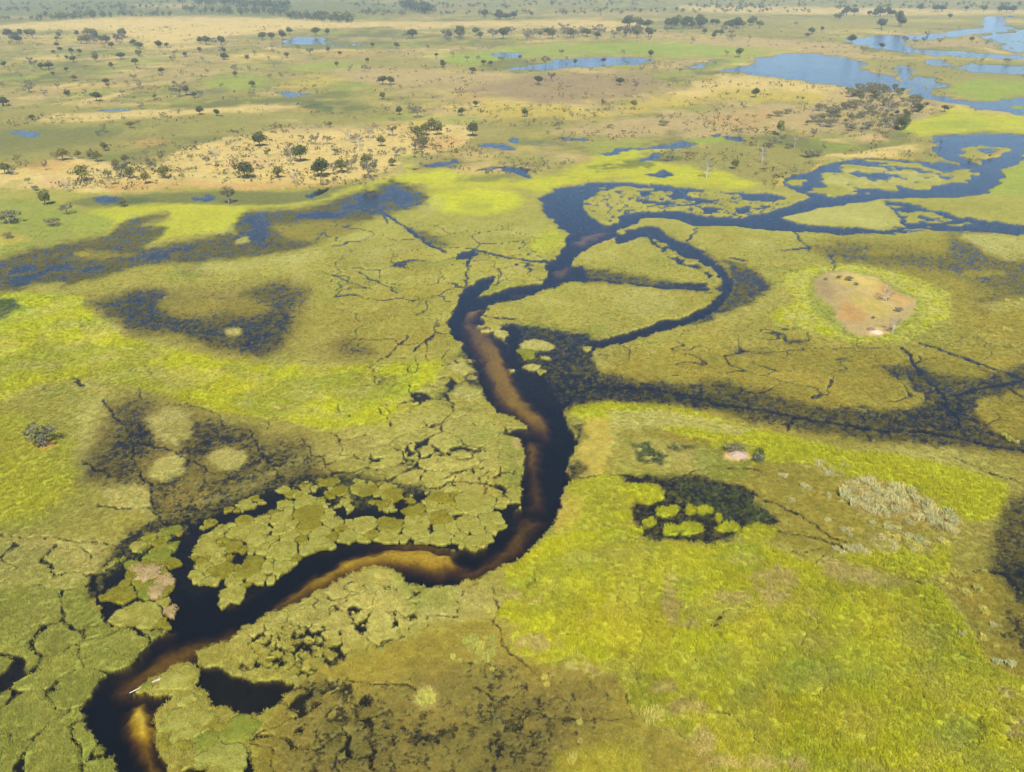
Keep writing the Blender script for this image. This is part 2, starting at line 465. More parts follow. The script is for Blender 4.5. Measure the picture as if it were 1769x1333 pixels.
A('reedy', ell(545, 186, 24, 9), 5, .7)
A('lake', ell(38, 232, 26, 6), 5, .5)
A('lake', ell(200, 190, 26, 3), 3, .5)
A('shallow', ell(360, 158, 40, 6), 5, .7)
A('shallow', ell(475, 108, 30, 3), 2, .8)
# lagoon meadows at the right, below the thicket
A('tan', [(1395, 180), (1440, 156), (1500, 158), (1560, 166), (1600, 186), (1590, 206), (1550, 232), (1480, 238), (1400, 236), (1350, 220), (1340, 200)], 6, .75)
A('lawn', [(1160, 262), (1220, 246), (1300, 240), (1340, 246), (1400, 260), (1480, 258), (1560, 262), (1480, 272), (1430, 280), (1350, 306), (1330, 318), (1200, 314), (1100, 300)], 6, .95)
A('sand', [(1425, 246), (1470, 236), (1520, 234), (1530, 242), (1470, 250)], 4, .7)
A('gold', [(1410, 276), (1450, 268), (1520, 256), (1590, 252), (1602, 262), (1560, 270), (1508, 271), (1457, 276)], 3, .9)
A('straw', [(1340, 308), (1400, 292), (1420, 278), (1430, 286), (1408, 300), (1360, 318), (1335, 322)], 3, .9)
A('sunny', [(1560, 230), (1570, 214), (1600, 200), (1650, 186), (1740, 198), (1950, 210), (1950, 232), (1769, 232), (1690, 228), (1630, 228), (1605, 240), (1590, 238)], 4, .85)
A('meadow', [(1600, 214), (1650, 204), (1700, 210), (1700, 222), (1620, 222)], 5, .8)
# ------------------------------------------------------------------ marsh margins in the middle distance
A('moss', [(110, 350), (170, 338), (280, 334), (400, 330), (500, 332), (600, 322), (560, 344), (500, 354), (400, 356), (260, 352), (150, 358)], 4, .95)
A('pool', ell(186, 344, 26, 5), 3, .85)
A('reedy', [(170, 344), (230, 340), (270, 346), (230, 354), (180, 356)], 3, .6, .1, 10)
A('pool', ell(355, 343, 17, 3), 2, .8)
A('pool', [(530, 340), (545, 330), (566, 326), (556, 336)], 2, .9)
A('sunny', [(130, 368), (200, 358), (300, 352), (400, 356), (500, 356), (560, 344), (640, 318), (690, 302), (760, 306), (720, 316), (660, 320), (600, 334), (540, 350), (430, 360), (408, 380), (390, 400), (300, 408), (240, 425), (255, 392), (300, 380), (290, 366), (230, 372), (190, 400), (130, 412)], 4, .75)
A('green', [(-160, 350), (60, 345), (130, 360), (200, 380), (190, 400), (120, 414), (0, 440), (-160, 455)], 5, .8)
A('straw', [(-160, 395), (20, 400), (60, 414), (0, 428), (-160, 440)], 6, .5)
A('sunny', [(690, 285), (760, 290), (820, 302), (900, 305), (960, 300), (1010, 280), (1060, 262), (1140, 255), (1150, 262), (1090, 274), (1160, 284), (1230, 292), (1320, 318), (1260, 330), (1130, 318), (1050, 310), (980, 318), (940, 332), (900, 326), (830, 322), (760, 330), (715, 316)], 4, .85)
A('lawn', [(755, 292), (820, 282), (930, 282), (1000, 270), (960, 262), (860, 266), (780, 272)], 5, .6)
A('moss', [(800, 305), (870, 300), (928, 300), (920, 308), (860, 314), (780, 316)], 4, .8)
A('flood', [(700, 292), (745, 282), (800, 275), (830, 276), (800, 286), (750, 296), (715, 298)], 3, .95, z=-.25)
A('pool', [(820, 294), (850, 287), (900, 289), (928, 298), (918, 307), (905, 300), (860, 294)], 2, .9)
A('pool', [(820, 256), (850, 250), (890, 254), (900, 258), (860, 260)], 2, .7)
A('pool', ell(905, 244, 12, 4), 2, .8)
A('pool', ell(992, 238, 16, 3), 2, .7)
A('shallow', [(900, 248), (960, 240), (985, 248), (940, 254)], 3, .7)
A('pool', [(1030, 264), (1080, 256), (1150, 250), (1155, 254), (1090, 262), (1045, 268)], 2, .8)
A('pool', [(1150, 256), (1165, 246), (1192, 242), (1198, 250), (1180, 258)], 2, .9)
A('reedy', [(1080, 272), (1160, 262), (1180, 276), (1120, 290), (1030, 296), (1020, 288)], 4, .7, .2, 12)
A('pool', [(1095, 276), (1130, 268), (1150, 268), (1140, 274), (1110, 279)], 2, .7)
A('pool', [(1115, 302), (1130, 296), (1150, 294), (1158, 300), (1140, 305)], 2, .8)
A('pool', ell(1247, 232, 9, 3), 1.5); A('pool', ell(1276, 239, 16, 5), 2, .9)
A('meadow', [(1190, 242), (1260, 236), (1255, 246), (1200, 250)], 3, .8)
# ------------------------------------------------------------------ bright reed beds
A('lime', [(-160, 490), (0, 505), (60, 508), (140, 512), (160, 545), (210, 580), (300, 603), (380, 620), (480, 626), (600, 634), (720, 628), (765, 622), (750, 660), (690, 690), (672, 732), (560, 742), (470, 722), (400, 718), (330, 700), (220, 664), (130, 655), (60, 668), (0, 694), (-160, 705)], 7, .95)
A('sunny', [(0, 560), (200, 600), (420, 650), (640, 650), (700, 660), (600, 700), (400, 690), (200, 640), (0, 610)], 16, .6)
A('green', [(-160, 700), (0, 700), (60, 670), (130, 660), (180, 690), (150, 760), (140, 830), (200, 880), (160, 920), (0, 925), (-160, 930)], 10, .4)
A('lime', [(-160, 800), (30, 790), (120, 810), (130, 850), (60, 900), (-160, 920)], 18, .6)
A('lime', [(-160, 690), (40, 720), (130, 770), (120, 800), (30, 800), (-160, 760)], 18, .45)
A('pale', [(140, 700), (175, 690), (200, 760), (150, 820), (130, 780)], 12, .7)
A('lime', [(868, 986), (905, 966), (950, 930), (1010, 918), (1080, 912), (1100, 934), (1200, 948), (1300, 936), (1420, 985), (1480, 1012), (1560, 1018), (1610, 1010), (1650, 1060), (1680, 1100), (1700, 1140), (1769, 1180), (1950, 1220), (1950, 1450), (1250, 1450), (1222, 1310), (1172, 1262), (1112, 1252), (1082, 1204), (1062, 1162), (1000, 1176), (962, 1152), (930, 1147), (880, 1128), (888, 1082), (855, 1062), (878, 1034)], 5)
A('lime', [(978, 706), (1050, 694), (1120, 699), (1190, 706), (1280, 738), (1380, 758), (1450, 778), (1550, 788), (1620, 802), (1690, 822), (1742, 842), (1738, 884), (1700, 905), (1650, 900), (1560, 855), (1480, 832), (1400, 800), (1330, 800), (1290, 790), (1200, 765), (1130, 735), (1060, 730), (1010, 728)], 5, .95)
A('lime', [(1540, 945), (1600, 925), (1640, 940), (1640, 990), (1590, 1005), (1530, 990), (1470, 975), (1440, 960)], 6, .85)
A('lime', [(985, 835), (1040, 820), (1075, 828), (1110, 845), (1090, 905), (1000, 915), (955, 925), (980, 880)], 5, .7)
A('straw', [(975, 862), (1010, 862), (1000, 900), (960, 925), (955, 905)], 6, .6)
A('straw', [(1010, 720), (1050, 724), (1060, 760), (1040, 820), (1000, 820), (1000, 770)], 6, .6)
A('pale', [(1050, 712), (1130, 708), (1220, 724), (1300, 744), (1280, 756), (1180, 740), (1100, 740), (1055, 745)], 5, .9)
A('olive', [(1090, 745), (1180, 752), (1260, 770), (1290, 800), (1400, 810), (1440, 830), (1520, 870), (1640, 905), (1600, 920), (1480, 930), (1430, 960), (1300, 925), (1340, 890), (1290, 850), (1190, 820), (1110, 800)], 8, .85)
A('pale', [(1100, 755), (1180, 765), (1240, 790), (1220, 820), (1130, 810), (1090, 790)], 8, .6)
A('green', [(1200, 765), (1250, 760), (1300, 780), (1290, 830), (1230, 830), (1200, 800)], 8, .6)
A('lime', [(1230, 752), (1300, 760), (1330, 790), (1300, 806), (1290, 775), (1225, 775)], 5, .7)
A('sunny', ell(820, 347, 84, 23), 8); A('pale', ell(740, 352, 30, 16), 6, .5)
A('green', ell(822, 357, 28, 8), 8, .6)
A('lime', [(925, 400), (960, 395), (975, 420), (940, 440), (915, 430)], 8, .5)
LB = [(880, 990), (1080, 915), (1300, 940), (1600, 1015), (1700, 1140), (1950, 1230), (1950, 1450), (1250, 1450), (1112, 1250), (1000, 1176), (880, 1120)]
A('green', LB, 12, .4, .6, 22, seed=31); A('pale', LB, 12, .3, .72, 9, seed=32); A('sunny', LB, 12, .5, .6, 16, seed=33); A('olive', LB, 12, .25, .72, 12, seed=34)
LL = [(-160, 500), (140, 512), (300, 604), (720, 630), (680, 730), (470, 722), (220, 664), (-160, 700)]
A('green', LL, 12, .5, .6, 24, seed=35); A('pale', LL, 12, .4, .66, 14, seed=36)
# pale drying beds inside the lime bed
for cx, cy, rx, ry in [(1335, 1010, 38, 34), (1440, 982, 26, 14), (1205, 1085, 26, 12), (1270, 1030, 34, 12), (930, 1120, 42, 20), (905, 1032, 30, 10), (1000, 1160, 40, 16), (1160, 1040, 14, 40), (1390, 1065, 22, 8), (1190, 1225, 30, 10), (1215, 1285, 24, 26), (1265, 1320, 60, 10), (1360, 1325, 40, 10), (1720, 1200, 24, 14), (1760, 1260, 24, 16), (1480, 1000, 60, 8), (1150, 1190, 24, 12)]:
    A('dead', ell(cx, cy, rx * 1.15, ry * 1.2), 9, .8, .42, 5, seed=int(cx) % 17)
for cx, cy, rx, ry, kk in [(1240, 1060, 50, 16, 'green'), (1380, 1170, 70, 26, 'green'), (1600, 1100, 50, 20, 'green'), (1290, 1200, 30, 20, 'green'), (1520, 1170, 60, 16, 'green'), (1650, 1270, 40, 30, 'green'), (1520, 1050, 14, 30, 'sunny'), (1560, 1175, 46, 10, 'sunny'), (1340, 1100, 40, 12, 'sunny'), (1600, 1320, 60, 14, 'sunny'), (960, 1010, 30, 12, 'sunny'), (1120, 1100, 60, 20, 'sunny'), (1700, 1320, 50, 20, 'green')]:
    A(kk, ell(cx, cy, rx, ry), 16, .5)
# ------------------------------------------------------------------ flooded sedge, dark and thin, and one painted aircraft shadow
A('olive', [(560, 1150), (640, 1120), (760, 1080), (850, 1068), (885, 1085), (880, 1130), (960, 1155), (1060, 1165), (1090, 1210), (1112, 1255), (1175, 1265), (1225, 1320), (1240, 1450), (420, 1450), (430, 1300), (470, 1230)], 14, .9)
A('brown', [(520, 1190), (640, 1200), (720, 1160), (860, 1130), (960, 1160), (1050, 1180), (1060, 1240), (1000, 1300), (980, 1450), (480, 1450), (470, 1280)], 22, .8)
A('murk', [(600, 1230), (680, 1250), (720, 1290), (740, 1450), (560, 1450), (560, 1290)], 22, .42, .12, 7, z=.0)
A('murk', [(850, 1230), (920, 1200), (970, 1240), (960, 1300), (930, 1450), (800, 1450), (820, 1290)], 20, .5, .2, 7, z=-.02)
A('murk', ell(750, 1274, 34, 17), 14, .8, .3, 5)  # stands in for the aircraft's shadow, its shade painted as a dark wet patch
A('murk', ell(560, 1192, 44, 20), 10, .7, .1, 6)
A('sunny', [(960, 1300), (1050, 1290), (1110, 1300), (1100, 1450), (950, 1450)], 14, .4)
A('flood', [(1726, 880), (1769, 845), (1950, 830), (1950, 1130), (1769, 1110), (1735, 1015), (1705, 990), (1712, 930)], 8, .95)
A('olive', [(1630, 1010), (1700, 985), (1740, 1015), (1780, 1060), (1950, 1080), (1950, 1220), (1769, 1180), (1710, 1150), (1690, 1110), (1660, 1060)], 8, .9)
A('murk', [(1725, 975), (1769, 965), (1950, 960), (1950, 1040), (1769, 1035), (1735, 1005)], 6, .9, .1, 5)
A('murk', [(1735, 1040), (1790, 1060), (1800, 1120), (1760, 1130), (1725, 1090)], 12, .5, 0, 5)
A('olive', [(1290, 620), (1420, 590), (1560, 600), (1700, 600), (1950, 590), (1950, 760), (1769, 790), (1700, 780), (1600, 765), (1480, 770), (1380, 755), (1260, 725), (1180, 700), (1060, 690), (1030, 650), (1100, 600)], 16, .85)
A('olive', [(1240, 560), (1330, 556), (1420, 585), (1400, 640), (1280, 650), (1130, 620), (1160, 590)], 16, .55)
A('flood', [(1025, 640), (1100, 655), (1170, 663), (1230, 655), (1300, 668), (1350, 680), (1420, 700), (1500, 706), (1565, 706), (1605, 692), (1560, 658), (1508, 634), (1580, 626), (1640, 650), (1700, 652), (1769, 628), (1950, 600), (1950, 800), (1769, 787), (1700, 779), (1600, 770), (1500, 762), (1400, 746), (1300, 728), (1240, 712), (1180, 702), (1100, 696), (1050, 693), (1000, 698), (975, 712), (960, 690)], 6, .95)
A('murk', [(960, 690), (990, 640), (1060, 660), (1170, 676), (1240, 690), (1280, 705), (1180, 700), (1050, 690), (975, 712)], 8, .9)
A('murk', [(1450, 712), (1500, 705), (1520, 720), (1560, 722), (1620, 690), (1680, 690), (1690, 730), (1730, 760), (1600, 745), (1500, 735)], 8, .9, .1, 5)
A('olive', [(1690, 690), (1769, 672), (1950, 670), (1950, 770), (1769, 762), (1720, 745), (1690, 715)], 6, .9)
A('olive', [(1300, 672), (1420, 660), (1490, 690), (1440, 705), (1370, 690)], 10, .7)
A('flood', [(1250, 600), (1330, 604), (1340, 612), (1270, 612)], 5, .7); A('flood', ell(1375, 592, 24, 4), 4, .7)
A('olive', [(1395, 425), (1440, 412), (1520, 420), (1600, 405), (1680, 400), (1769, 420), (1950, 430), (1950, 600), (1769, 600), (1660, 590), (1640, 540), (1640, 500), (1560, 475), (1480, 460), (1430, 445)], 14, .9)
A('flood', [(1400, 425), (1460, 418), (1560, 430), (1640, 440), (1660, 470), (1560, 460), (1480, 458), (1430, 446)], 12, .8, 0, 10)
A('flood', [(1640, 400), (1690, 410), (1720, 440), (1769, 450), (1950, 460), (1950, 530), (1769, 520), (1720, 500), (1680, 490), (1640, 460)], 12, .75, 0, 10)
A('flood', [(1680, 510), (1740, 500), (1720, 530), (1690, 530)], 10, .6)
A('olive', ell(1520, 436, 34, 6), 6, .8); A('olive', ell(1700, 472, 40, 6), 7, .8)
A('pale', [(1665, 400), (1720, 405), (1769, 415), (1950, 430), (1950, 445), (1769, 440), (1700, 430), (1660, 412)], 5, .8)
A('pale', [(1690, 418), (1730, 428), (1769, 446), (1740, 450), (1700, 436)], 5, .7)
A('pale', [(1690, 528), (1769, 516), (1950, 510), (1950, 540), (1769, 534), (1720, 540)], 6, .5)
# ponds at the left
A('flood', [(-160, 465), (0, 447), (60, 428), (130, 417), (190, 405), (203, 389), (234, 376), (290, 368), (286, 377), (246, 388), (290, 394), (272, 412), (250, 428), (339, 412), (407, 402), (410, 378), (427, 364), (458, 364), (509, 361), (560, 351), (600, 336), (640, 326), (680, 309), (706, 317), (745, 336), (735, 352), (700, 362), (660, 372), (620, 385), (600, 400), (560, 415), (526, 430), (441, 443), (340, 455), (254, 457), (190, 475), (153, 483), (105, 503), (109, 490), (58, 490), (34, 503), (-160, 515)], 4, .97, z=.035)
A('pool', [(-160, 480), (0, 462), (60, 452), (150, 452), (220, 446), (300, 430), (345, 422), (340, 440), (240, 455), (150, 472), (60, 485), (30, 500), (-160, 508)], 7, .5, .45, 14, z=-.3)
A('pool', [(412, 390), (430, 372), (458, 368), (462, 400), (455, 425), (420, 412)], 8, .6, .25, 10, z=-.35)
A('pool', [(600, 345), (680, 315), (735, 340), (700, 358), (640, 362), (590, 362)], 9, .6, .2, 12, z=-.35)
A('pool', [(515, 372), (560, 366), (600, 368), (560, 378)], 4, .7, z=-.5)
A('olive', [(150, 430), (230, 440), (180, 450), (120, 446)], 6, .6); A('olive', ell(140, 439, 14, 4), 2)
A('olive', [(470, 390), (560, 380), (640, 382), (600, 410), (540, 420), (490, 410)], 8, .75)
A('pale', [(415, 412), (432, 408), (430, 418), (405, 422)], 3, .8)
A('brown', [(150, 524), (190, 510), (260, 496), (340, 500), (424, 494), (500, 482), (540, 500), (530, 560), (500, 606), (451, 620), (380, 610), (300, 580), (230, 580), (195, 552)], 10, .85)
A('flood', [(153, 524), (190, 514), (237, 500), (281, 503), (278, 524), (305, 544), (356, 546), (390, 534), (424, 502), (492, 488), (524, 503), (512, 524), (516, 546), (492, 578), (482, 602), (451, 613), (397, 603), (366, 596), (305, 572), (237, 574), (203, 552)], 8, .95, z=.02)
A('murk', [(230, 505), (280, 508), (275, 530), (310, 555), (370, 560), (400, 575), (370, 600), (300, 570), (230, 555), (200, 535)], 9, .8, z=-.05)
A('murk', [(400, 560), (470, 530), (512, 530), (505, 560), (480, 600), (440, 605), (410, 590)], 9, .8, z=-.05)
A('pale', ell(403, 575, 16, 8), 4, .9); A('olive', ell(330, 530, 60, 18), 14, .5); A('olive', ell(430, 530, 40, 16), 12, .6)
A('murk', [(563, 592), (600, 582), (635, 592), (650, 605), (620, 616), (590, 612)], 7, .85)
A('olive', [(500, 540), (600, 520), (760, 560), (780, 600), (700, 620), (600, 620), (520, 610)], 18, .5)
A('brown', [(530, 600), (600, 590), (680, 610), (600, 630), (540, 625)], 12, .5)
A('flood', ell(340, 470, 24, 5), 5, .7)
A('pale', [(350, 455), (440, 448), (560, 430), (560, 448), (420, 465), (330, 475)], 7, .6)
A('brown', [(140, 830), (150, 790), (170, 740), (185, 700), (230, 678), (290, 690), (340, 706), (400, 735), (470, 744), (535, 750), (565, 790), (555, 830), (480, 840), (430, 862), (380, 884), (330, 895), (290, 905), (258, 870), (200, 838)], 12, .95)
A('flood', [(190, 700), (250, 690), (275, 740), (240, 790), (250, 860), (280, 890), (230, 850), (150, 830), (150, 790), (200, 740)], 16, .75)
A('murk', [(330, 740), (380, 732), (440, 742), (420, 770), (370, 775), (330, 800), (290, 850), (270, 880), (270, 840), (310, 800)], 12, .75, z=-.12)
A('murk', [(215, 735), (245, 715), (275, 760), (240, 785), (200, 770)], 12, .75)
A('murk', [(400, 800), (450, 775), (540, 780), (540, 825), (470, 838), (400, 865), (330, 890), (300, 895), (350, 850)], 14, .7, .05, 5)
A('pale', [(265, 800), (300, 782), (322, 788), (315, 815), (285, 832), (255, 824)], 6); A('pale', ell(393, 794, 32, 18), 6)
A('pale', [(250, 722), (300, 702), (330, 716), (330, 752), (300, 770), (270, 755)], 10, .8); A('pale', [(170, 850), (230, 836), (262, 850), (258, 890), (200, 880)], 8, .8)
# black backwater behind the floating mats
A('murk', [(140, 1045), (160, 1000), (186, 960), (216, 922), (260, 902), (330, 886), (380, 870), (430, 848), (480, 828), (540, 816), (600, 816), (660, 828), (738, 842), (760, 862), (730, 880), (690, 888), (560, 905), (420, 940), (340, 960), (250, 1000)], 5, .97, z=-.1)
A('pool', [(330, 905), (390, 882), (440, 862), (490, 842), (540, 836), (560, 850), (470, 868), (420, 890), (370, 912), (335, 935), (325, 990), (306, 1032), (292, 1040), (310, 985), (318, 940)], 4)
A('pool', [(570, 868), (600, 880), (640, 880), (680, 872), (735, 850), (728, 872), (690, 888), (640, 898), (600, 892)], 4)
A('pool', [(168, 1035), (190, 990), (240, 966), (264, 946), (316, 925), (340, 925), (420, 888), (520, 849), (560, 856), (590, 878), (640, 897), (700, 884), (750, 856), (800, 851), (850, 858), (897, 870), (882, 900), (846, 937), (800, 947), (720, 937), (600, 940), (529, 957), (475, 1000), (437, 1026), (376, 1052), (300, 1092), (250, 1090), (180, 1080)], 4, .97)
# cracked sedge bank at the far left bottom
A('green', [(-160, 930), (60, 940), (160, 1000), (150, 1040), (180, 1080), (300, 1095), (281, 1100), (217, 1153), (173, 1178), (149, 1217), (146, 1251), (170, 1278), (205, 1340), (220, 1450), (-160, 1450)], 5, .8)
A('pale', [(-160, 930), (60, 930), (190, 930), (170, 990), (120, 1020), (-160, 1010)], 14, .6)
A('pale', [(400, 1120), (470, 1060), (600, 1000), (680, 982), (720, 1020), (790, 1020), (860, 1010), (860, 1060), (760, 1080), (640, 1120), (560, 1100), (500, 1080)], 12, .6)
A('green', [(690, 1000), (780, 1020), (800, 1050), (700, 1060)], 12, .6)
A('pale', [(350, 870), (750, 700), (840, 720), (890, 760), (895, 820), (800, 850), (700, 830), (560, 800), (560, 770)], 24, .45)
A('sunny', [(610, 725), (760, 700), (700, 690)], 10, .3)
A('green', [(862, 770), (905, 760), (905, 830), (890, 870), (870, 830)], 6, .6)
A('dead', ell(892, 768, 8, 9), 3, .9); A('dead', ell(895, 800, 6, 6), 3, .8)
# ------------------------------------------------------------------ the river
RIVER = [(215, 1450), (203, 1333), (170, 1278), (146, 1251), (149, 1217), (173, 1176), (217, 1153), (251, 1122), (281, 1098), (305, 1090), (294, 1068), (290, 1037), (305, 1012), (345, 1020), (373, 1010), (378, 1046), (407, 1044), (437, 1024), (475, 998), (502, 976), (529, 955), (600, 939), (651, 936), (719, 939), (770, 947), (785, 952), (800, 948), (817, 954), (837, 949), (844, 938), (858, 918), (882, 898), (902, 874), (904, 843), (899, 830), (907, 810), (907, 776), (892, 752), (865, 749), (892, 743), (915, 742), (905, 730), (882, 718), (858, 713), (844, 691), (834, 670), (827, 647), (815, 622), (800, 598), (780, 575), (775, 558), (785, 534), (800, 520), (793, 510), (808, 498), (820, 487), (856, 476), (846, 494), (816, 513), (844, 510), (888, 497), (939, 490), (949, 476), (943, 456), (960, 449), (976, 425), (978, 409), (990, 402), (1051, 390), (1071, 385), (1073, 373), (1102, 367), (1177, 365), (1220, 375), (1281, 378), (1322, 368), (1372, 354), (1417, 337), (1480, 338), (1540, 330), (1640, 328), (1678, 318), (1691, 288), (1746, 258), (1769, 252), (1950, 200), (1950, 240), (1769, 266), (1729, 305), (1712, 332), (1640, 339), (1528, 341), (1464, 350), (1389, 364), (1345, 376), (1369, 383), (1389, 399), (1359, 398), (1271, 389), (1203, 388), (1169, 377), (1143, 374), (1105, 376), (1099, 385), (1065, 398), (1068, 408), (1031, 419), (1000, 436), (983, 459), (1010, 466), (1012, 482), (993, 483), (966, 491), (939, 501), (888, 518), (837, 526), (846, 534), (826, 545), (837, 558), (850, 572), (871, 590), (884, 615), (900, 640), (930, 640), (960, 655), (985, 640), (1010, 660), (985, 690), (972, 713), (983, 735), (999, 765), (990, 786), (977, 810), (987, 830), (973, 843), (970, 874), (953, 908), (926, 938), (905, 962), (865, 979), (817, 1000), (785, 1012), (739, 1015), (705, 1007), (688, 988), (668, 979), (634, 981), (600, 996), (573, 1010), (509, 1041), (475, 1054), (451, 1068), (427, 1082), (407, 1095), (397, 1109), (373, 1112), (339, 1126), (342, 1146), (368, 1180), (350, 1175), (334, 1150), (319, 1143), (298, 1153), (258, 1176), (226, 1197), (262, 1200), (293, 1203), (273, 1231), (265, 1254), (271, 1295), (297, 1340), (330, 1450)]
A('deep', RIVER, 2.6)
A('pool', [(339, 1160), (370, 1152), (400, 1166), (450, 1182), (492, 1174), (502, 1182), (484, 1212), (440, 1236), (400, 1227), (362, 1216), (345, 1190)], 4)
A('murk', [(376, 1158), (440, 1180), (470, 1195), (430, 1222), (380, 1212)], 6, .5, .1, 2.5, z=-.2)
A('pool', [(330, 1325), (366, 1312), (352, 1345), (310, 1345)], 3); A('pool', [(425, 1290), (436, 1300), (430, 1345), (420, 1345)], 3)
# bed of the river: pale bars under clear brown water, deep holes between
def bedform(k, poly, soft, op=1.0, z=None):
    idx, d = sdf(poly, soft + 4)
    m = Z[idx] < -0.55
    idx, d = idx[m], d[m]
    soft *= 1.3
    put(k, idx, smooth(-soft, soft, d + 5 * fbm(X[idx], Y[idx], 7, 4, 150)) * op, z)
bedform('silt', [(190, 1190), (230, 1150), (290, 1108), (350, 1095), (420, 1075), (400, 1100), (335, 1128), (320, 1140), (260, 1172), (220, 1195)], 14, .85)
bedform('silt', [(215, 1220), (240, 1205), (268, 1212), (262, 1262), (268, 1300), (290, 1345), (260, 1345), (235, 1290), (215, 1260)], 14, .9)
bedform('bar', [(222, 1232), (232, 1214), (246, 1212), (252, 1228), (262, 1250), (256, 1270), (244, 1266), (230, 1252)], 11, .95)
bedform('silt', [(440, 1068), (480, 1030), (540, 990), (600, 958), (660, 943), (730, 943), (785, 955), (800, 970), (760, 985), (690, 972), (640, 972), (590, 985), (530, 1020), (470, 1055)], 12, .95, -.62)
bedform('bar', [(545, 1002), (600, 966), (660, 948), (730, 946), (780, 956), (782, 967), (735, 972), (690, 962), (630, 962), (580, 990)], 11, .75)
bedform('shoal', [(690, 950), (735, 947), (778, 956), (780, 967), (750, 970), (710, 960)], 8, .9)
bedform('silt', [(790, 985), (830, 965), (870, 935), (905, 885), (935, 890), (905, 940), (865, 968), (815, 992)], 12, .8)
bedform('silt', [(912, 750), (935, 760), (930, 810), (940, 870), (915, 870), (912, 820), (908, 780)], 12, .75)
bedform('bar', [(914, 758), (924, 765), (922, 800), (915, 800)], 8, .5, -.5)
bedform('silt', [(800, 545), (835, 556), (862, 596), (885, 640), (905, 680), (945, 716), (948, 750), (920, 738), (885, 712), (858, 690), (840, 650), (822, 600), (800, 570)], 11, .95, -.7)
bedform('bar', [(838, 590), (862, 606), (884, 650), (900, 690), (930, 715), (922, 722), (885, 700), (862, 660), (846, 625)], 10, .55, -.55)
bedform('shoal', [(800, 545), (812, 532), (832, 526), (842, 530), (826, 542), (812, 548)], 5, .9)
bedform('silt', [(845, 517), (890, 503), (925, 497), (900, 508), (860, 518)], 4, .8, -.6)
bedform('shoal', [(985, 415), (1010, 402), (1045, 393), (1064, 396), (1040, 408), (1005, 424)], 6, .8)
bedform('bar', [(956, 464), (978, 452), (984, 462), (972, 478), (958, 474)], 6, .8, -.5)
bedform('silt', [(1100, 374), (1160, 369), (1180, 373), (1120, 377)], 3, .7)
bedform('bar', [(1600, 330), (1690, 325), (1700, 331), (1620, 337)], 4, .6, -.5)
A('shoal', [(1040, 416), (1062, 404), (1068, 410), (1050, 418)], 3, .9, z=.06)
# lagoon, oxbow and side arms
A('pool', [(990, 403), (970, 392), (943, 368), (936, 344), (953, 331), (990, 320), (1058, 314), (1109, 318), (1200, 327), (1240, 332), (1330, 335), (1352, 340), (1330, 347), (1260, 342), (1210, 350), (1190, 358), (1160, 352), (1110, 350), (1090, 338), (1060, 330), (1030, 338), (1006, 345), (1008, 366), (1030, 382), (1048, 390)], 3)
A('flood', [(940, 372), (932, 345), (950, 330), (990, 319), (960, 345), (965, 375), (990, 400), (970, 393)], 5, .5)
A('marsh', [(1006, 345), (1030, 336), (1062, 330), (1086, 338), (1110, 352), (1170, 356), (1210, 352), (1260, 344), (1335, 348), (1370, 352), (1318, 367), (1280, 376), (1220, 373), (1170, 363), (1102, 365), (1070, 371), (1066, 385), (1048, 388), (1020, 374), (1008, 364)], 2)
A('dead', [(1010, 346), (1050, 342), (1090, 352), (1060, 362), (1020, 356)], 5, .35)
for cx, cy, rx, ry in [(1226, 363, 14, 4), (1284, 363, 12, 5), (1180, 340, 22, 4), (1328, 341, 26, 4), (1160, 345, 16, 5)]:
    A('pool', ell(cx, cy, rx, ry), 2, .9)
for cx, cy, rx, ry in [(1037, 323, 7, 2.5), (1104, 325, 10, 2.5), (1010, 328, 4, 2), (1146, 333, 9, 3), (1216, 338, 20, 4), (1090, 332, 16, 4), (1178, 348, 22, 6)]:
    A('marsh', ell(cx, cy, rx, ry), 1.5, .95)
A('pool', [(1348, 318), (1354, 306), (1400, 295), (1457, 276), (1508, 272), (1560, 277), (1610, 281), (1650, 286), (1692, 290), (1682, 320), (1640, 332), (1528, 339), (1464, 349), (1417, 352), (1395, 336), (1370, 326)], 2.5)
A('pool', [(1604, 243), (1640, 231), (1700, 232), (1769, 236), (1950, 232), (1950, 256), (1769, 251), (1740, 257), (1700, 264), (1665, 268), (1682, 280), (1702, 290), (1660, 290), (1628, 274)], 2)
A('shallow', [(1620, 236), (1660, 228), (1720, 228), (1690, 240), (1640, 244)], 4, .6)
for cx, cy, rx, ry in [(1455, 313, 38, 7), (1500, 318, 28, 6), (1410, 302, 16, 4), (1436, 320, 26, 4), (1520, 292, 40, 4), (1580, 300, 46, 7), (1640, 306, 30, 7), (1590, 322, 26, 6), (1476, 288, 12, 3), (1390, 312, 16, 4), (1547, 286, 26, 3), (1625, 292, 26, 3), (1610, 318, 16, 4), (1700, 258, 44, 11), (1690, 268, 30, 8), (1380, 322, 12, 3), (1500, 332, 10, 2), (1440, 336, 12, 2), (1610, 288, 14, 3), (1656, 312, 10, 4), (1735, 312, 12, 5), (1752, 300, 14, 7), (1769, 285, 14, 10)]:
    A('marsh', ell(cx, cy, rx, ry), 2.2, .97, .18, 12, seed=int(cx) % 13)
A('meadow', [(1716, 318), (1740, 300), (1769, 270), (1950, 250), (1950, 340), (1769, 340), (1712, 334)], 3, .75)
A('pool', [(1525, 347), (1560, 350), (1590, 358), (1625, 366), (1680, 380), (1769, 390), (1950, 392), (1950, 404), (1769, 404), (1690, 399), (1600, 396), (1520, 403), (1450, 403), (1385, 398), (1350, 394), (1380, 388), (1440, 393), (1530, 398), (1562, 392), (1552, 372), (1540, 358)], 3)
A('flood', [(1370, 386), (1440, 388), (1500, 392), (1460, 400), (1390, 398)], 4, .7)
A('flood', [(1620, 380), (1690, 384), (1769, 392), (1950, 395), (1950, 404), (1690, 402), (1600, 396)], 4, .7, .1, 10)
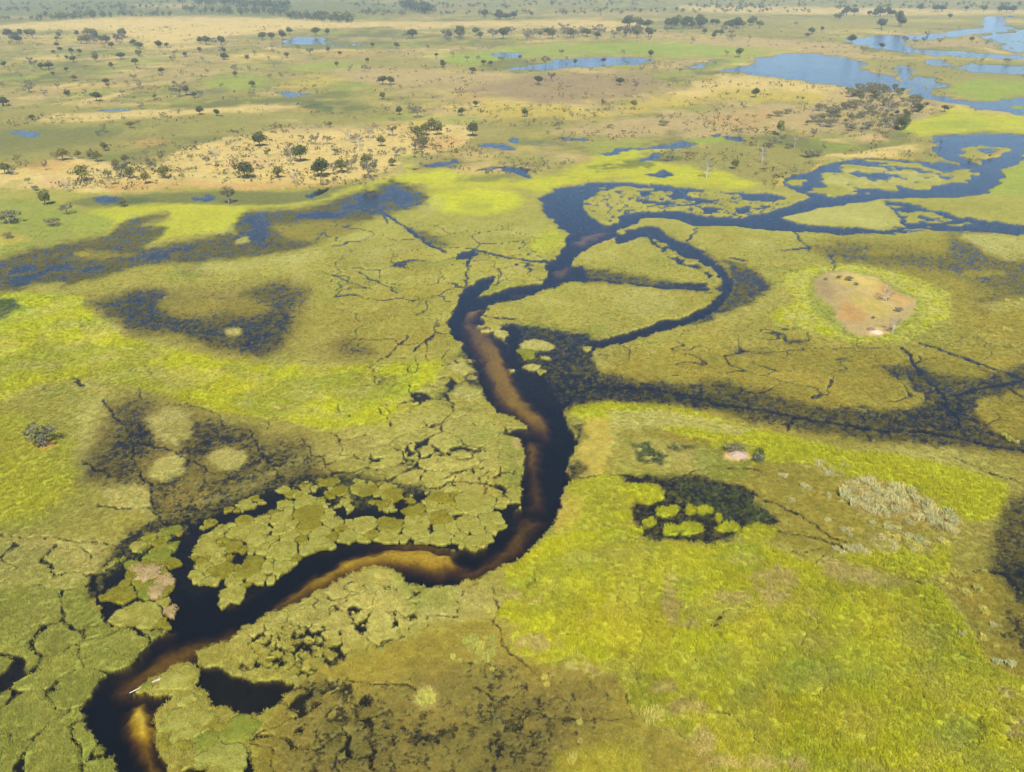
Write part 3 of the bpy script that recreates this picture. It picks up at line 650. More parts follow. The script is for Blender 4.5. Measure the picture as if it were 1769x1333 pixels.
A('pale', [(1348, 376), (1390, 366), (1464, 352), (1518, 346), (1535, 360), (1552, 386), (1520, 396), (1470, 392), (1400, 388), (1370, 382)], 3, .8)
for cx, cy, rx, ry in [(1610, 368, 10, 2.5), (1580, 396, 20, 3), (1572, 384, 8, 2), (1650, 388, 14, 2.5)]:
    A('marsh', ell(cx, cy, rx, ry), 1.6, .9)
channel([(1070, 412), (1105, 400), (1135, 402), (1160, 420), (1200, 436), (1228, 455), (1250, 474), (1258, 492), (1250, 510), (1225, 535), (1190, 553), (1150, 562), (1112, 574), (1062, 590), (1015, 600)], 15, -1.3, 2.2, 'pool')
channel([(1120, 402), (1145, 425), (1190, 438)], 11, -.9, 2, 'pool')
channel([(1130, 420), (1175, 452), (1215, 465), (1235, 485), (1210, 494), (1150, 492)], 7, -.7, 2, 'pool')
A('murk', [(1100, 396), (1135, 398), (1190, 418), (1247, 446), (1260, 462), (1265, 490), (1245, 522), (1222, 540), (1240, 505), (1232, 480), (1200, 455), (1150, 430), (1110, 408)], 4, .6, .05, 6)
A('flood', [(1247, 447), (1275, 455), (1310, 470), (1335, 493), (1311, 517), (1264, 537), (1215, 556), (1170, 566), (1225, 545), (1255, 515), (1266, 490), (1258, 464)], 4, .97, z=-.05)
A('flood', [(985, 460), (1012, 462), (1060, 468), (1130, 480), (1200, 492), (1242, 497), (1230, 506), (1150, 500), (1060, 490), (990, 484)], 4, .9)
channel([(985, 478), (1060, 486), (1150, 497), (1240, 500)], 3, -.6, 1.2)
A('pool', [(984, 460), (1008, 462), (1004, 476), (1012, 484), (986, 486)], 3, .9)
A('murk', [(868, 560), (900, 559), (960, 568), (1012, 576), (1048, 594), (1020, 606), (1037, 640), (1030, 664), (1000, 684), (975, 702), (940, 690), (905, 660), (884, 622)], 4, .97)
A('pool', [(866, 562), (890, 562), (900, 580), (890, 612), (910, 640), (935, 650), (960, 690), (930, 695), (902, 660), (884, 615)], 5, .85)
A('pool', [(1010, 596), (1050, 586), (1100, 572), (1090, 584), (1040, 602)], 3, .8)
for cx, cy, rx, ry in [(925, 598, 30, 10), (918, 634, 15, 6), (866, 577, 14, 8), (1012, 603, 9, 5), (1030, 614, 6, 4), (888, 640, 7, 3), (945, 619, 7, 3), (840, 571, 12, 4)]:
    A('pale', ell(cx, cy, rx, ry), 2, .97)
A('dead', ell(836, 562, 10, 3), 2, .8)
A('marsh', [(1352, 314), (1400, 296), (1457, 277), (1508, 274), (1610, 282), (1690, 291), (1670, 318), (1600, 326), (1480, 336), (1420, 344)], 2.5, .96, .5, 24, seed=3)
A('pale', [(1400, 300), (1500, 285), (1640, 296), (1620, 318), (1440, 330)], 3, .9, .55, 16, seed=5)
A('marsh', [(1060, 320), (1110, 322), (1330, 336), (1260, 346), (1110, 348), (1010, 340)], 2, .95, .5, 18, seed=4)
A('marsh', [(1120, 405), (1160, 424), (1225, 455), (1245, 480), (1235, 510), (1200, 540), (1225, 500), (1215, 470), (1150, 440)], 2, .9, .5, 8, seed=6)
A('marsh', [(1530, 350), (1620, 368), (1680, 384), (1600, 394), (1560, 380)], 2.5, .9, .55, 12, seed=7)
# left bank inlets
A('murk', [(800, 600), (815, 618), (832, 655), (842, 690), (820, 670), (790, 640), (775, 625), (790, 612)], 4, .8)
A('pale', [(775, 625), (800, 615), (818, 640), (800, 650), (780, 640)], 3); A('pale', [(770, 680), (800, 668), (832, 672), (836, 690), (800, 694)], 3, .9)
for cx, cy, rx, ry in [(797, 596, 12, 4), (815, 622, 9, 4), (828, 618, 4, 2), (815, 652, 10, 4)]:
    A('dead', ell(cx, cy, rx, ry), 2, .7)
A('murk', [(750, 690), (775, 670), (800, 664), (775, 680), (760, 700), (830, 708), (840, 712), (790, 706)], 3, .7)
A('murk', [(985, 730), (1004, 735), (1012, 755), (1000, 768)], 5, .8); A('murk', [(980, 800), (1000, 795), (1014, 810), (1000, 828), (985, 830)], 4, .85)
A('dead', ell(898, 462, 20, 6), 4, .6, .2, 4)
A('reedy', [(-160, 512), (0, 512), (30, 520), (46, 530), (20, 542), (0, 552), (-160, 560)], 4, .85)
A('pool', [(785, 448), (800, 436), (820, 434), (825, 440), (808, 446)], 3, .6); A('flood', [(700, 390), (740, 400), (772, 416), (770, 428), (735, 420)], 4, .8)
# dark reed pond below the termite island
A('murk', [(1075, 828), (1110, 820), (1170, 822), (1215, 822), (1270, 836), (1300, 850), (1306, 876), (1345, 890), (1340, 910), (1290, 918), (1240, 942), (1190, 938), (1120, 930), (1100, 915), (1090, 880), (1100, 850)], 4, .95, z=-.16)
A('reedy', [(1180, 826), (1270, 838), (1300, 856), (1340, 895), (1300, 912), (1230, 900), (1180, 860)], 6, .65, .1, 3)
A('reedy', [(1088, 770), (1120, 765), (1150, 790), (1140, 805), (1105, 800)], 4, .9, .1, 4); A('reedy', ell(1175, 772, 20, 8), 4, .8, .1, 4)
A('lime', [(1080, 840), (1120, 838), (1150, 848), (1148, 862), (1120, 872), (1085, 865)], 3, .95)
for cx, cy, rx, ry in [(1152, 885, 18, 9), (1078, 892, 11, 7), (1096, 920, 16, 8), (1158, 917, 14, 9), (1192, 915, 22, 10), (1195, 882, 9, 6), (1216, 884, 10, 6), (1242, 896, 7, 5), (1120, 905, 12, 7), (1135, 862, 14, 5), (1255, 912, 20, 7)]:
    A('lime', ell(cx, cy, rx, ry), 2, .97)
A('lime', [(1270, 922), (1300, 905), (1345, 915), (1330, 935), (1285, 935)], 4, .8)
A('dead', [(1450, 838), (1495, 824), (1560, 842), (1615, 868), (1662, 900), (1655, 928), (1600, 908), (1540, 900), (1485, 892), (1450, 865)], 8, .85, .1, 6)
A('dead', [(1500, 922), (1560, 920), (1640, 938), (1620, 962), (1560, 958), (1500, 952)], 8, .7, .15, 5)
# the sandy island with its pale reed ring
A('lime', [(1352, 488), (1345, 474), (1400, 462), (1480, 458), (1560, 474), (1602, 490), (1645, 512), (1636, 548), (1592, 576), (1540, 594), (1480, 594), (1422, 580), (1335, 556), (1325, 542), (1378, 522)], 4, .95)
A('pale', [(1352, 488), (1345, 474), (1400, 462), (1480, 458), (1560, 474), (1602, 490), (1645, 512), (1636, 548), (1592, 576), (1540, 594), (1480, 594), (1422, 580), (1335, 556), (1325, 542), (1378, 522)], 6, .6, .3, 6)
A('green', [(1395, 480), (1420, 466), (1500, 470), (1560, 500), (1596, 522), (1585, 550), (1545, 580), (1470, 586), (1435, 562), (1400, 540), (1395, 510)], 6, .7)
A('tan', [(1403, 490), (1423, 472), (1457, 470), (1508, 480), (1542, 503), (1583, 520), (1579, 544), (1542, 568), (1529, 581), (1484, 582), (1451, 564), (1440, 537), (1413, 510)], 4)
A('straw', [(1440, 476), (1490, 478), (1520, 490), (1530, 505), (1480, 500), (1450, 490)], 6, .7)
A('rust', [(1455, 522), (1480, 528), (1495, 546), (1490, 562), (1460, 556), (1448, 540)], 8, .9)
A('dun', [(1408, 490), (1425, 478), (1440, 500), (1440, 530), (1415, 510)], 8, .7)
A('gold', [(1460, 474), (1510, 484), (1545, 508), (1575, 522), (1560, 540), (1500, 520)], 10, .5, .1, 6)
A('rust', [(1515, 490), (1545, 505), (1575, 522), (1560, 532), (1535, 520), (1510, 512)], 7, .7)
A('straw', [(1465, 510), (1510, 515), (1540, 535), (1520, 560), (1500, 545), (1475, 525)], 7, .6)
A('sand', [(1495, 570), (1515, 568), (1530, 576), (1525, 583), (1498, 582)], 3, .9)
# bare patches
A('rust', ell(78, 771, 20, 7), 5, .8)
A('sand', [(1250, 784), (1270, 778), (1292, 782), (1296, 792), (1272, 797), (1252, 794)], 3)
A('green', ell(1272, 776, 26, 10), 6, .8); A('reedy', ell(1310, 788, 10, 12), 4, .8)
A('sand', ell(480, 704, 7, 3), 3, .6); A('dead', ell(738, 1206, 22, 19), 4, .6)

# ------------------------------------------------------------------ hippo paths and cracks: thin black water lines
P = channel
for pts, w in [
    ([(960, 672), (1058, 669), (1126, 672), (1200, 684), (1240, 698), (1305, 706), (1372, 720), (1457, 733), (1525, 745), (1593, 745), (1661, 757), (1729, 774), (1769, 779), (1850, 790)], 4.2),
    ([(1630, 681), (1637, 701), (1654, 728), (1664, 752)], 6), ([(1555, 600), (1570, 612), (1580, 632), (1600, 655), (1630, 682)], 3.6),
    ([(1640, 684), (1700, 670), (1769, 655), (1850, 640)], 4.5), ([(1590, 592), (1640, 610), (1700, 630), (1769, 655)], 3), ([(1654, 728), (1630, 745)], 3),
    ([(1372, 720), (1360, 742)], 4), ([(1440, 650), (1430, 680)], 2.5), ([(1740, 670), (1769, 688)], 2.5),
    ([(1680, 985), (1720, 990), (1769, 994), (1850, 1000)], 4.5), ([(1650, 790), (1700, 815), (1760, 832), (1850, 845)], 2.6),
    ([(1100, 822), (1062, 820), (1000, 826)], 3), ([(1180, 822), (1230, 806), (1300, 812), (1316, 815)], 2),
    ([(1290, 850), (1340, 870), (1400, 900), (1440, 930), (1500, 950)], 3), ([(1340, 918), (1410, 928), (1450, 945), (1490, 960), (1540, 985), (1590, 1008)], 3.2),
    ([(1200, 945), (1280, 950), (1360, 955), (1420, 950)], 2.4), ([(1430, 955), (1405, 975)], 2.4), ([(1130, 935), (1090, 930)], 2),
    ([(805, 520), (808, 480), (806, 450), (820, 430), (850, 440), (900, 448), (945, 452)], 3), ([(806, 445), (812, 460)], 4), ([(660, 365), (700, 392), (735, 418), (770, 435)], 4), ([(600, 355), (660, 370), (670, 385)], 2.2),
    ([(715, 606), (735, 588), (760, 575)], 3), ([(655, 625), (690, 595), (705, 580)], 2.4), ([(720, 545), (740, 535), (735, 520)], 2), ([(830, 545), (870, 550), (892, 552)], 2),
    ([(620, 470), (660, 490), (685, 505)], 2.2), ([(560, 470), (640, 500)], 1.8), ([(900, 430), (905, 415)], 2),
    ([(178, 690), (188, 712), (210, 730), (228, 760), (232, 800), (250, 830), (262, 848), (264, 880), (285, 905)], 4), ([(232, 765), (290, 775), (340, 800), (370, 820)], 3), ([(145, 795), (165, 812), (200, 822)], 3.4), ([(170, 872), (205, 878), (258, 880)], 3.6), ([(262, 880), (300, 885), (340, 872)], 2.4),
    ([(430, 740), (450, 780), (475, 810), (490, 835)], 3.4), ([(460, 740), (470, 720)], 2.4), ([(330, 700), (380, 715), (385, 735)], 2), ([(520, 755), (540, 780), (530, 800)], 2),
    ([(-100, 925), (0, 926), (40, 932), (90, 928), (140, 936), (200, 940)], 3.2), ([(240, 660), (245, 690)], 2), ([(130, 655), (140, 668)], 4),
    ([(600, 668), (670, 665), (760, 668)], 1.8), ([(668, 700), (676, 735)], 2), ([(760, 830), (800, 812), (836, 806)], 2.6), ([(740, 850), (780, 832), (840, 836), (880, 850)], 3.2), ([(700, 805), (745, 785), (760, 775)], 2), ([(835, 865), (840, 830), (850, 815)], 2.2),
    ([(790, 1060), (793, 1035), (805, 1020), (830, 1005)], 2.8), ([(735, 1085), (740, 1068), (760, 1064), (790, 1066)], 3), ([(850, 1010), (858, 1040), (856, 1075), (880, 1130), (930, 1165)], 2.4), ([(925, 985), (925, 1015)], 2.2),
    ([(600, 1178), (690, 1182), (720, 1190)], 2), ([(820, 1190), (880, 1220), (960, 1240), (1010, 1245)], 2), ([(1010, 1243), (1060, 1242), (1095, 1240), (1080, 1200)], 2.2), ([(600, 1052), (612, 1078), (640, 1075)], 2.4), ([(1000, 1090), (1100, 1160)], 0.01),
    ([(1560, 840), (1580, 860)], 0.01), ([(1370, 400), (1388, 418), (1400, 432)], 2.6), ([(1350, 432), (1400, 428)], 2.4), ([(1436, 440), (1442, 462), (1440, 470)], 3), ([(1189, 415), (1205, 395)], 3), ([(1264, 446), (1290, 450)], 3), ([(1230, 594), (1300, 620)], 0.01), ([(1300, 624), (1340, 640)], 2),
]:
    if w > 0.1: P(pts, w, -0.45, 1.1, 'murk', 0.92)
def crackle(poly, lam, wid, soft=10, op=1.0, seed=0, warp=0.75):
    """floating sedge split by black cracks"""
    idx, d = sdf(poly, soft)
    x = X[idx] + lam * warp * fbm(X[idx], Y[idx], lam * 0.9, 2, seed + 21)
    y = Y[idx] + lam * warp * fbm(X[idx], Y[idx], lam * 0.9, 2, seed + 22)
    g, cid = worley(x, y, lam, seed)
    wv_ = wid * np.clip(1.0 + 2.6 * fbm(X[idx], Y[idx], lam * 1.3, 3, seed + 30), 0.001, 1.9)
    al = smooth(wv_, wv_ * 0.45, g) * smooth(-soft, soft * 0.4, d) * op
    tone = (cid - 0.5) * 0.2
    inside = smooth(-soft, soft, d)
    pa[idx] *= (1 + (tone * inside))[:, None]
    put('murk', idx, al, -0.7)
crackle([(-160, 940), (100, 945), (190, 960), (160, 1030), (180, 1080), (300, 1095), (281, 1100), (217, 1153), (150, 1210), (146, 1251), (175, 1285), (205, 1340), (220, 1450), (-160, 1450)], 9.5, 0.085, 12, .97, 2, .45)
crackle([(540, 800), (700, 770), (880, 790), (900, 840), (880, 895), (800, 850), (640, 830)], 7.0, 0.10, 16, .9, 5, .5)
crackle([(440, 1090), (500, 1060), (600, 1010), (720, 1030), (700, 1090), (600, 1130), (520, 1160), (420, 1150)], 5.0, 0.13, 18, .9, 7)
crackle([(480, 1080), (560, 1085), (580, 1130), (540, 1165), (470, 1150), (460, 1110)], 2.6, 0.2, 12, .9, 9)
crackle([(620, 640), (780, 620), (850, 700), (890, 760), (700, 800), (560, 760)], 13.0, 0.045, 20, .7, 11, .55)
crackle([(560, 400), (940, 400), (940, 480), (780, 520), (760, 640), (600, 560)], 20.0, 0.035, 30, .5, 12, .55)
crackle([(440, 1280), (520, 1180), (640, 1180), (700, 1450), (420, 1450)], 8.0, 0.08, 20, .7, 13)
crackle([(1000, 345), (1110, 325), (1330, 345), (1360, 350), (1280, 378), (1070, 372), (1050, 388)], 9.0, 0.10, 4, .6, 14)

crackle([(900, 985), (1400, 1000), (1600, 1030), (1700, 1150), (1769, 1200), (1769, 1450), (1270, 1450), (1100, 1200), (900, 1100)], 17.0, 0.03, 30, .32, 15)
crackle([(-100, 500), (700, 640), (660, 720), (400, 700), (-100, 690)], 24.0, 0.022, 30, .32, 16)
crackle([(1000, 600), (1300, 560), (1769, 600), (1769, 760), (1300, 700)], 20.0, 0.03, 30, .35, 17)
# relief, then plant or bed colour by what stands above the water
fine = np.clip(PPM * 1.3 / 3.0, 0, 1)
rel = (0.8 * perlin(X / 0.7, Y / 0.7, 70) * np.clip(PPM / 5 - 0.3, 0, 1) + 0.62 * perlin(X / 1.5, Y / 1.5, 71) * fine + 0.5 * perlin(X / 3.4, Y / 3.4, 72) + 0.42 * fbm(X, Y, 13, 3, 73))
Z += REL * rel * 1.25
# dry banks rise gently so that nothing floods by accident
pa *= (1 + 0.13 * perlin(X / 2.3, Y / 2.3, 75) * np.clip(fine + .35, 0, 1) + 0.16 * n12 + 0.10 * n60 + 0.16 * fbm(X, Y, 26, 4, 77))[:, None]
above = smooth(-0.06, 0.03, Z)[:, None]
COL = np.clip(pa * above + bed * (1 - above), 0.002, 0.9)

nr, nc = SHP
ii = np.arange(nr * nc).reshape(nr, nc)
quads = np.stack([ii[:-1, :-1], ii[:-1, 1:], ii[1:, 1:], ii[1:, :-1]], -1).reshape(-1, 4)
gv = np.stack([X, Y, Z], 1)
ground_me = mesh_np('ground', gv, quads)
set_color(ground_me, 'cover', COL)
ground_me.polygons.foreach_set('use_smooth', np.ones(len(quads), bool))

gm, nt, N, L = new_mat('marsh_ground')
out = N('ShaderNodeOutputMaterial'); at = N('ShaderNodeAttribute'); at.attribute_name = 'cover'
geo = N('ShaderNodeNewGeometry')
na = noise_node(N, L, 1.3, 5, 0.7, geo.outputs['Position'])
nb = noise_node(N, L, 0.16, 5, 0.65, geo.outputs['Position'])
ra = ramp(N, L, na.outputs['Fac'], [(0.28, 0.66), (0.5, 1.0), (0.74, 1.3)])
rb = ramp(N, L, nb.outputs['Fac'], [(0.3, (0.84, 0.9, 0.9)), (0.7, (1.14, 1.1, 1.06))])
c = mul(N, L, mul(N, L, at.outputs['Color'], ra.outputs[0]), rb.outputs[0])
b = N('ShaderNodeBsdfPrincipled'); b.inputs['Roughness'].default_value = 0.95
b.inputs['Specular IOR Level'].default_value = 0.08
L(c, b.inputs['Base Color'])
bp = N('ShaderNodeBump'); bp.inputs['Strength'].default_value = 0.55; bp.inputs['Distance'].default_value = 0.25
L(na.outputs['Fac'], bp.inputs['Height']); L(bp.outputs[0], b.inputs['Normal'])
L(b.outputs[0], out.inputs[0])
ground_me.materials.append(gm)
ground = bpy.data.objects.new('ground', ground_me); LINK(ground)
tag(ground, 'flat delta ground of sedge marsh, reed beds and dry golden grassland', 'ground', kind='structure')

def look(field, u, v):
    """value of a ground field under photo pixel (u, v)"""
    r = np.clip(np.interp(-np.asarray(v), -ROWS, np.arange(nr)).round().astype(int), 0, nr - 1)
    q = np.clip(np.interp(u, COLS, np.arange(nc)).round().astype(int), 0, nc - 1)
    return field[r * nc + q]
def ground_z(x, y):
    u, v = to_pix(np.asarray(x, float), np.asarray(y, float))
    return look(Z, u, v)

# ------------------------------------------------------------------ water: clear, tea brown, one closed body
def box(name, x0, x1, y0, y1, z0, z1):
    me = bpy.data.meshes.new(name); bm = bmesh.new()
    vv = [bm.verts.new(p) for p in [(x0, y0, z0), (x1, y0, z0), (x1, y1, z0), (x0, y1, z0), (x0, y0, z1), (x1, y0, z1), (x1, y1, z1), (x0, y1, z1)]]
    for f in [(3, 2, 1, 0), (4, 5, 6, 7), (0, 1, 5, 4), (1, 2, 6, 5), (2, 3, 7, 6), (3, 0, 4, 7)]:
        bm.faces.new([vv[k] for k in f])
    bm.to_mesh(me); bm.free()
    o = bpy.data.objects.new(name, me); LINK(o)
    return o
water = box('water', -2600, 2600, 20, 6000, -5.0, 0.0)
wm, nt, N, L = new_mat('tea_brown_water')
out = N('ShaderNodeOutputMaterial'); geo = N('ShaderNodeNewGeometry')
fr = N('ShaderNodeFresnel'); fr.inputs['IOR'].default_value = 1.33
gl = N('ShaderNodeBsdfGlossy'); gl.inputs['Roughness'].default_value = 0.12
gl.inputs['Color'].default_value = (0.82, 0.92, 1, 1)
tr = N('ShaderNodeBsdfTransparent'); tr.inputs['Color'].default_value = (0.97, 0.97, 0.97, 1)
mx = N('ShaderNodeMixShader')
wn1 = noise_node(N, L, 2.3, 2, 0.6, geo.outputs['Position'])          # small wind ripples
w1 = N('ShaderNodeVectorMath'); w1.operation = 'MULTIPLY_ADD'
w1.inputs[1].default_value = (0.42, 0.42, 0.0); w1.inputs[2].default_value = (-0.21, -0.21, 1.0)
L(wn1.outputs['Color'], w1.inputs[0])
w2 = N('ShaderNodeVectorMath'); w2.operation = 'NORMALIZE'; L(w1.outputs[0], w2.inputs[0])
L(w2.outputs[0], gl.inputs['Normal']); L(w2.outputs[0], fr.inputs['Normal'])
L(fr.outputs[0], mx.inputs[0]); L(tr.outputs[0], mx.inputs[1]); L(gl.outputs[0], mx.inputs[2])
L(mx.outputs[0], out.inputs['Surface'])
va = N('ShaderNodeVolumeAbsorption'); va.inputs['Density'].default_value = 2.2
va.inputs['Color'].default_value = (0.81, 0.765, 0.06, 1)
L(va.outputs[0], out.inputs['Volume'])
water.data.materials.append(wm)
tag(water, 'clear tea brown water of the winding river, pools and lagoons', 'water', kind='structure')
# ------------------------------------------------------------------ floating sedge mats, each its own raft
def in_poly(p, x, y):
    ins = False
    for (ax, ay), (bx, by) in zip(p, p[1:] + p[:1]):
        if (ay > y) != (by > y) and x < (bx - ax) * (y - ay) / (by - ay) + ax:
            ins = not ins
    return ins
mat_mats = {}
for nm, c1, c2 in [('pale', (176, 174, 88), (148, 152, 64)), ('green', (146, 152, 58), (122, 136, 48)), ('ochre', (152, 146, 48), (128, 128, 40)), ('dead', (196, 172, 132), (150, 140, 92))]:
    m, nt, N, L = new_mat('sedge_mat_' + nm)
    out = N('ShaderNodeOutputMaterial'); geo = N('ShaderNodeNewGeometry'); oi = N('ShaderNodeObjectInfo')
    n1 = noise_node(N, L, 0.45, 5, 0.65, geo.outputs['Position']); n2 = noise_node(N, L, 2.6, 4, 0.7, geo.outputs['Position'])
    r1 = ramp(N, L, n1.outputs['Fac'], [(0.35, tuple(alb(c1))), (0.65, tuple(alb(c2)))])
    r2 = ramp(N, L, n2.outputs['Fac'], [(0.28, 0.62), (0.72, 1.32)])
    r3 = ramp(N, L, oi.outputs['Random'], [(0, (0.9, 0.93, 0.9)), (1, (1.08, 1.04, 1.02))])
    c = mul(N, L, mul(N, L, r1.outputs[0], r2.outputs[0]), r3.outputs[0])
    b = N('ShaderNodeBsdfPrincipled'); b.inputs['Roughness'].default_value = 0.95; b.inputs['Specular IOR Level'].default_value = 0.05
    L(c, b.inputs['Base Color'])
    bp = N('ShaderNodeBump'); bp.inputs['Strength'].default_value = 0.7; bp.inputs['Distance'].default_value = 0.25
    L(n2.outputs['Fac'], bp.inputs['Height']); L(bp.outputs[0], b.inputs['Normal'])
    L(b.outputs[0], out.inputs[0])
    mat_mats[nm] = m
MAT_TUFTS = []          # (x, y, z, height, rgb) for the sedge that grows on the rafts
def raft(cx, cy, th, rad, kind, label, group, name='sedge_mat', height=0.34):
    n = len(th)
    R = np.stack([rad * np.cos(th), rad * np.sin(th)], 1)
    wx, wy = R[:, 0] + cx, R[:, 1] + cy                      # neighbours share the same wander, so cracks stay narrow
    R = R + 0.9 * np.stack([perlin(wx / 2.6, wy / 2.6, 95) + .3 * perlin(wx / 1.1, wy / 1.1, 97), perlin(wx / 2.6, wy / 2.6, 96) + .3 * perlin(wx / 1.1, wy / 1.1, 98)], 1)
    R = R * (1 + 0.16 / np.maximum(rad, .6) * (perlin(wx / .5, wy / .5, 99) + .7 * perlin(wx / .27, wy / .27, 92)))[:, None]
    rings = [(1.0, -0.45), (1.0, 0.02), (0.985, height * 0.85), (0.9, height), (0.5, height * 1.05)]
    vs3 = []
    for f, z in rings:
        p = R * f
        zz = z + (0.09 * perlin((p[:, 0] + cx) / 1.1, (p[:, 1] + cy) / 1.1, 91) if z > 0.1 else 0)
        vs3.append(np.concatenate([p, (zz * np.ones(n))[:, None]], 1))
    V = np.concatenate(vs3 + [np.array([[0, 0, height * 1.15]])])
    F = []
    for r in range(len(rings) - 1):
        for k in range(n):
            k2 = (k + 1) % n
            F.append((r * n + k, r * n + k2, (r + 1) * n + k2, (r + 1) * n + k))
    me = bpy.data.meshes.new(name)
    top = (len(rings) - 1) * n
    me.from_pydata(V.tolist(), [], F + [(top + k, top + (k + 1) % n, len(V) - 1) for k in range(n)])
    me.polygons.foreach_set('use_smooth', np.ones(len(me.polygons), bool))
    me.materials.append(mat_mats[kind])
    o = bpy.data.objects.new(name, me); LINK(o); o.location = (cx, cy, 0)
    tag(o, label, 'sedge mat', group)
    a = float(np.mean(rad) ** 2 * math.pi)
    col = {'pale': (168, 168, 80), 'green': (142, 150, 56), 'ochre': (146, 144, 46), 'dead': (186, 168, 120)}[kind]
    for _ in range(int(a * 2.6)):
        t = rng.uniform(0, 2 * math.pi); f = math.sqrt(rng.uniform(0, 1)) * 0.9
        rr = np.interp(t, np.append(th, th[0] + 2 * math.pi), np.append(rad, rad[0])) * f
        MAT_TUFTS.append((cx + rr * math.cos(t), cy + rr * math.sin(t), height * 0.8, rng.uniform(0.16, 0.42), col))
    return o

TH = np.linspace(0, 2 * math.pi, 80, endpoint=False)
def field(poly, spacing, gap, kinds, label, group, drop=0.06, vary=0.6, seed=0, height=0.34, minr=0.45):
    """rafts that tile a traced patch of water: seeds, cells between them, ragged rounded rims"""
    r = np.random.default_rng(100 + seed)
    gx, gy = to_ground([p[0] for p in poly], [p[1] for p in poly])
    gp = list(zip(gx.tolist(), gy.tolist()))
    x0, x1, y0, y1 = gx.min(), gx.max(), gy.min(), gy.max()
    pts = []
    for scale, tries in ((2.1, 12), (1.55, 40), (1.1, 300), (0.8, 900), (0.55, 1800), (0.4, 1500)):   # a few wide rafts, many scraps
        for _ in range(tries):
            x, y = r.uniform(x0 - spacing, x1 + spacing), r.uniform(y0 - spacing, y1 + spacing)
            s = spacing * scale * r.uniform(.85, 1.15)
            if all(math.hypot(x - a, y - b) > 0.5 * (s + c) for a, b, c in pts): pts.append((x, y, s))
    made = 0
    for i_, (x, y, s) in enumerate(pts):
        if not in_poly(gp, x, y) or r.uniform() < drop: continue
        rad = np.full(len(TH), s * 0.78)
        for j_, (a, b, c) in enumerate(pts):
            d = math.hypot(a - x, b - y)
            if j_ == i_ or d > spacing * 4.5: continue
            ph = math.atan2(b - y, a - x)
            cs = np.cos(TH - ph)
            half = d * s / (s + c)
            rad = np.where(cs > 0.05, np.minimum(rad, half / np.maximum(cs, 0.05)), rad)
        for q in range(len(TH)):
            rr = rad[q]
            while rr > 0.4 and not in_poly(gp, x + rr * math.cos(TH[q]), y + rr * math.sin(TH[q])): rr *= 0.9
            rad[q] = rr
        for _q in range(2): rad = 0.5 * rad + 0.25 * (np.roll(rad, 1) + np.roll(rad, -1))
        g = gap * r.uniform(0.3, 1.5)
        off = r.uniform(0, 90)
        rag = 0.5 * perlin(3 * np.cos(TH) + off, 3 * np.sin(TH) + off, 3) + 0.5 * perlin(7 * np.cos(TH) + off, 7 * np.sin(TH) - off, 4)
        rad = (rad - g) * (1 + 0.10 * rag)
        if rad.mean() < minr or rad.min() < 0.12: continue
        kd = kinds[int(r.integers(len(kinds)))]
        sz = 'large' if rad.mean() > spacing * .62 else ('small' if rad.mean() < spacing * .36 else 'mid-sized')
        raft(x, y, TH, rad, kd, label.format(sz + ' ' + {'pale': 'pale olive', 'green': 'deep green', 'ochre': 'yellow olive', 'dead': 'dead straw'}[kd]), group, height=height * r.uniform(0.8, 1.2))
        made += 1
    return made

nm = 0
nm += field([(338, 935), (375, 912), (430, 888), (480, 868), (530, 850), (556, 858), (575, 885), (600, 896), (690, 890), (740, 872), (745, 940), (650, 938), (600, 942), (532, 958), (478, 1000), (440, 1026), (380, 1056), (376, 1012), (420, 985), (430, 940), (390, 925), (345, 965)], 4.2, 0.15, ['pale', 'pale', 'pale', 'pale', 'ochre'],
      '{} sedge mat among black cracks behind the golden river bar', 'sedge mats crowded behind the golden river bar', .06, .68, 1)
nm += field([(690, 885), (735, 862), (760, 850), (800, 848), (850, 856), (900, 868), (886, 900), (848, 938), (800, 950), (745, 942), (740, 915)], 3.9, 0.16, ['pale', 'pale', 'pale', 'ochre'],
      '{} sedge mat on the cracked point inside the river bend', 'sedge mats on the inner point of the river bend', .08, .68, 2)
nm += field([(330, 955), (345, 940), (400, 925), (430, 945), (420, 985), (385, 1010), (345, 1012), (326, 995)], 2.7, 0.09, ['pale', 'ochre', 'pale', 'ochre'],
      '{} sedge mat scattered in the black backwater above the bay', 'small mats in the black backwater', .05, .5, 3, .3, .28)
nm += field([(162, 1034), (186, 984), (236, 964), (262, 944), (314, 924), (330, 930), (322, 968), (308, 1004), (292, 1034), (250, 1036), (205, 1042)], 5.4, 0.14, ['ochre', 'green', 'ochre'],
      '{} smooth sedge mat around the pinkish dead papyrus', 'mats around the dead papyrus', .0, .4, 4)
nm += field([(170, 1040), (250, 1036), (292, 1028), (300, 1062), (306, 1088), (250, 1088), (182, 1078)], 5.0, 0.2, ['green', 'ochre', 'pale'],
      '{} sedge mat on the corner between black bay and river', 'mats at the corner of the black bay', .03, .4, 5)
nm += field([(275, 1236), (298, 1206), (340, 1198), (362, 1225), (400, 1232), (445, 1222), (456, 1244), (434, 1290), (424, 1340), (372, 1345), (366, 1312), (310, 1345), (296, 1330), (274, 1290)], 5.0, 0.24, ['green', 'ochre', 'pale', 'ochre'],
      '{} sedge mat on the bank beside the yellow sand bar', 'deep green mats by the yellow sand bar', .05, .5, 6, .55)
nm += field([(240, 1190), (300, 1156), (322, 1146), (342, 1156), (346, 1176), (318, 1194), (262, 1198)], 5.2, 0.12, ['pale', 'green'],
      '{} sedge mat on the spit beside the bleached fallen log', 'mats on the log spit', .0, .4, 7, .55)
nm += field([(555, 838), (600, 826), (650, 834), (700, 842), (735, 850), (700, 868), (650, 880), (600, 874), (565, 860)], 5.2, 1.0, ['ochre', 'pale'],
      '{} sedge mat adrift in the black pool behind the bar', 'mats adrift in the black pool', .45, .5, 8)
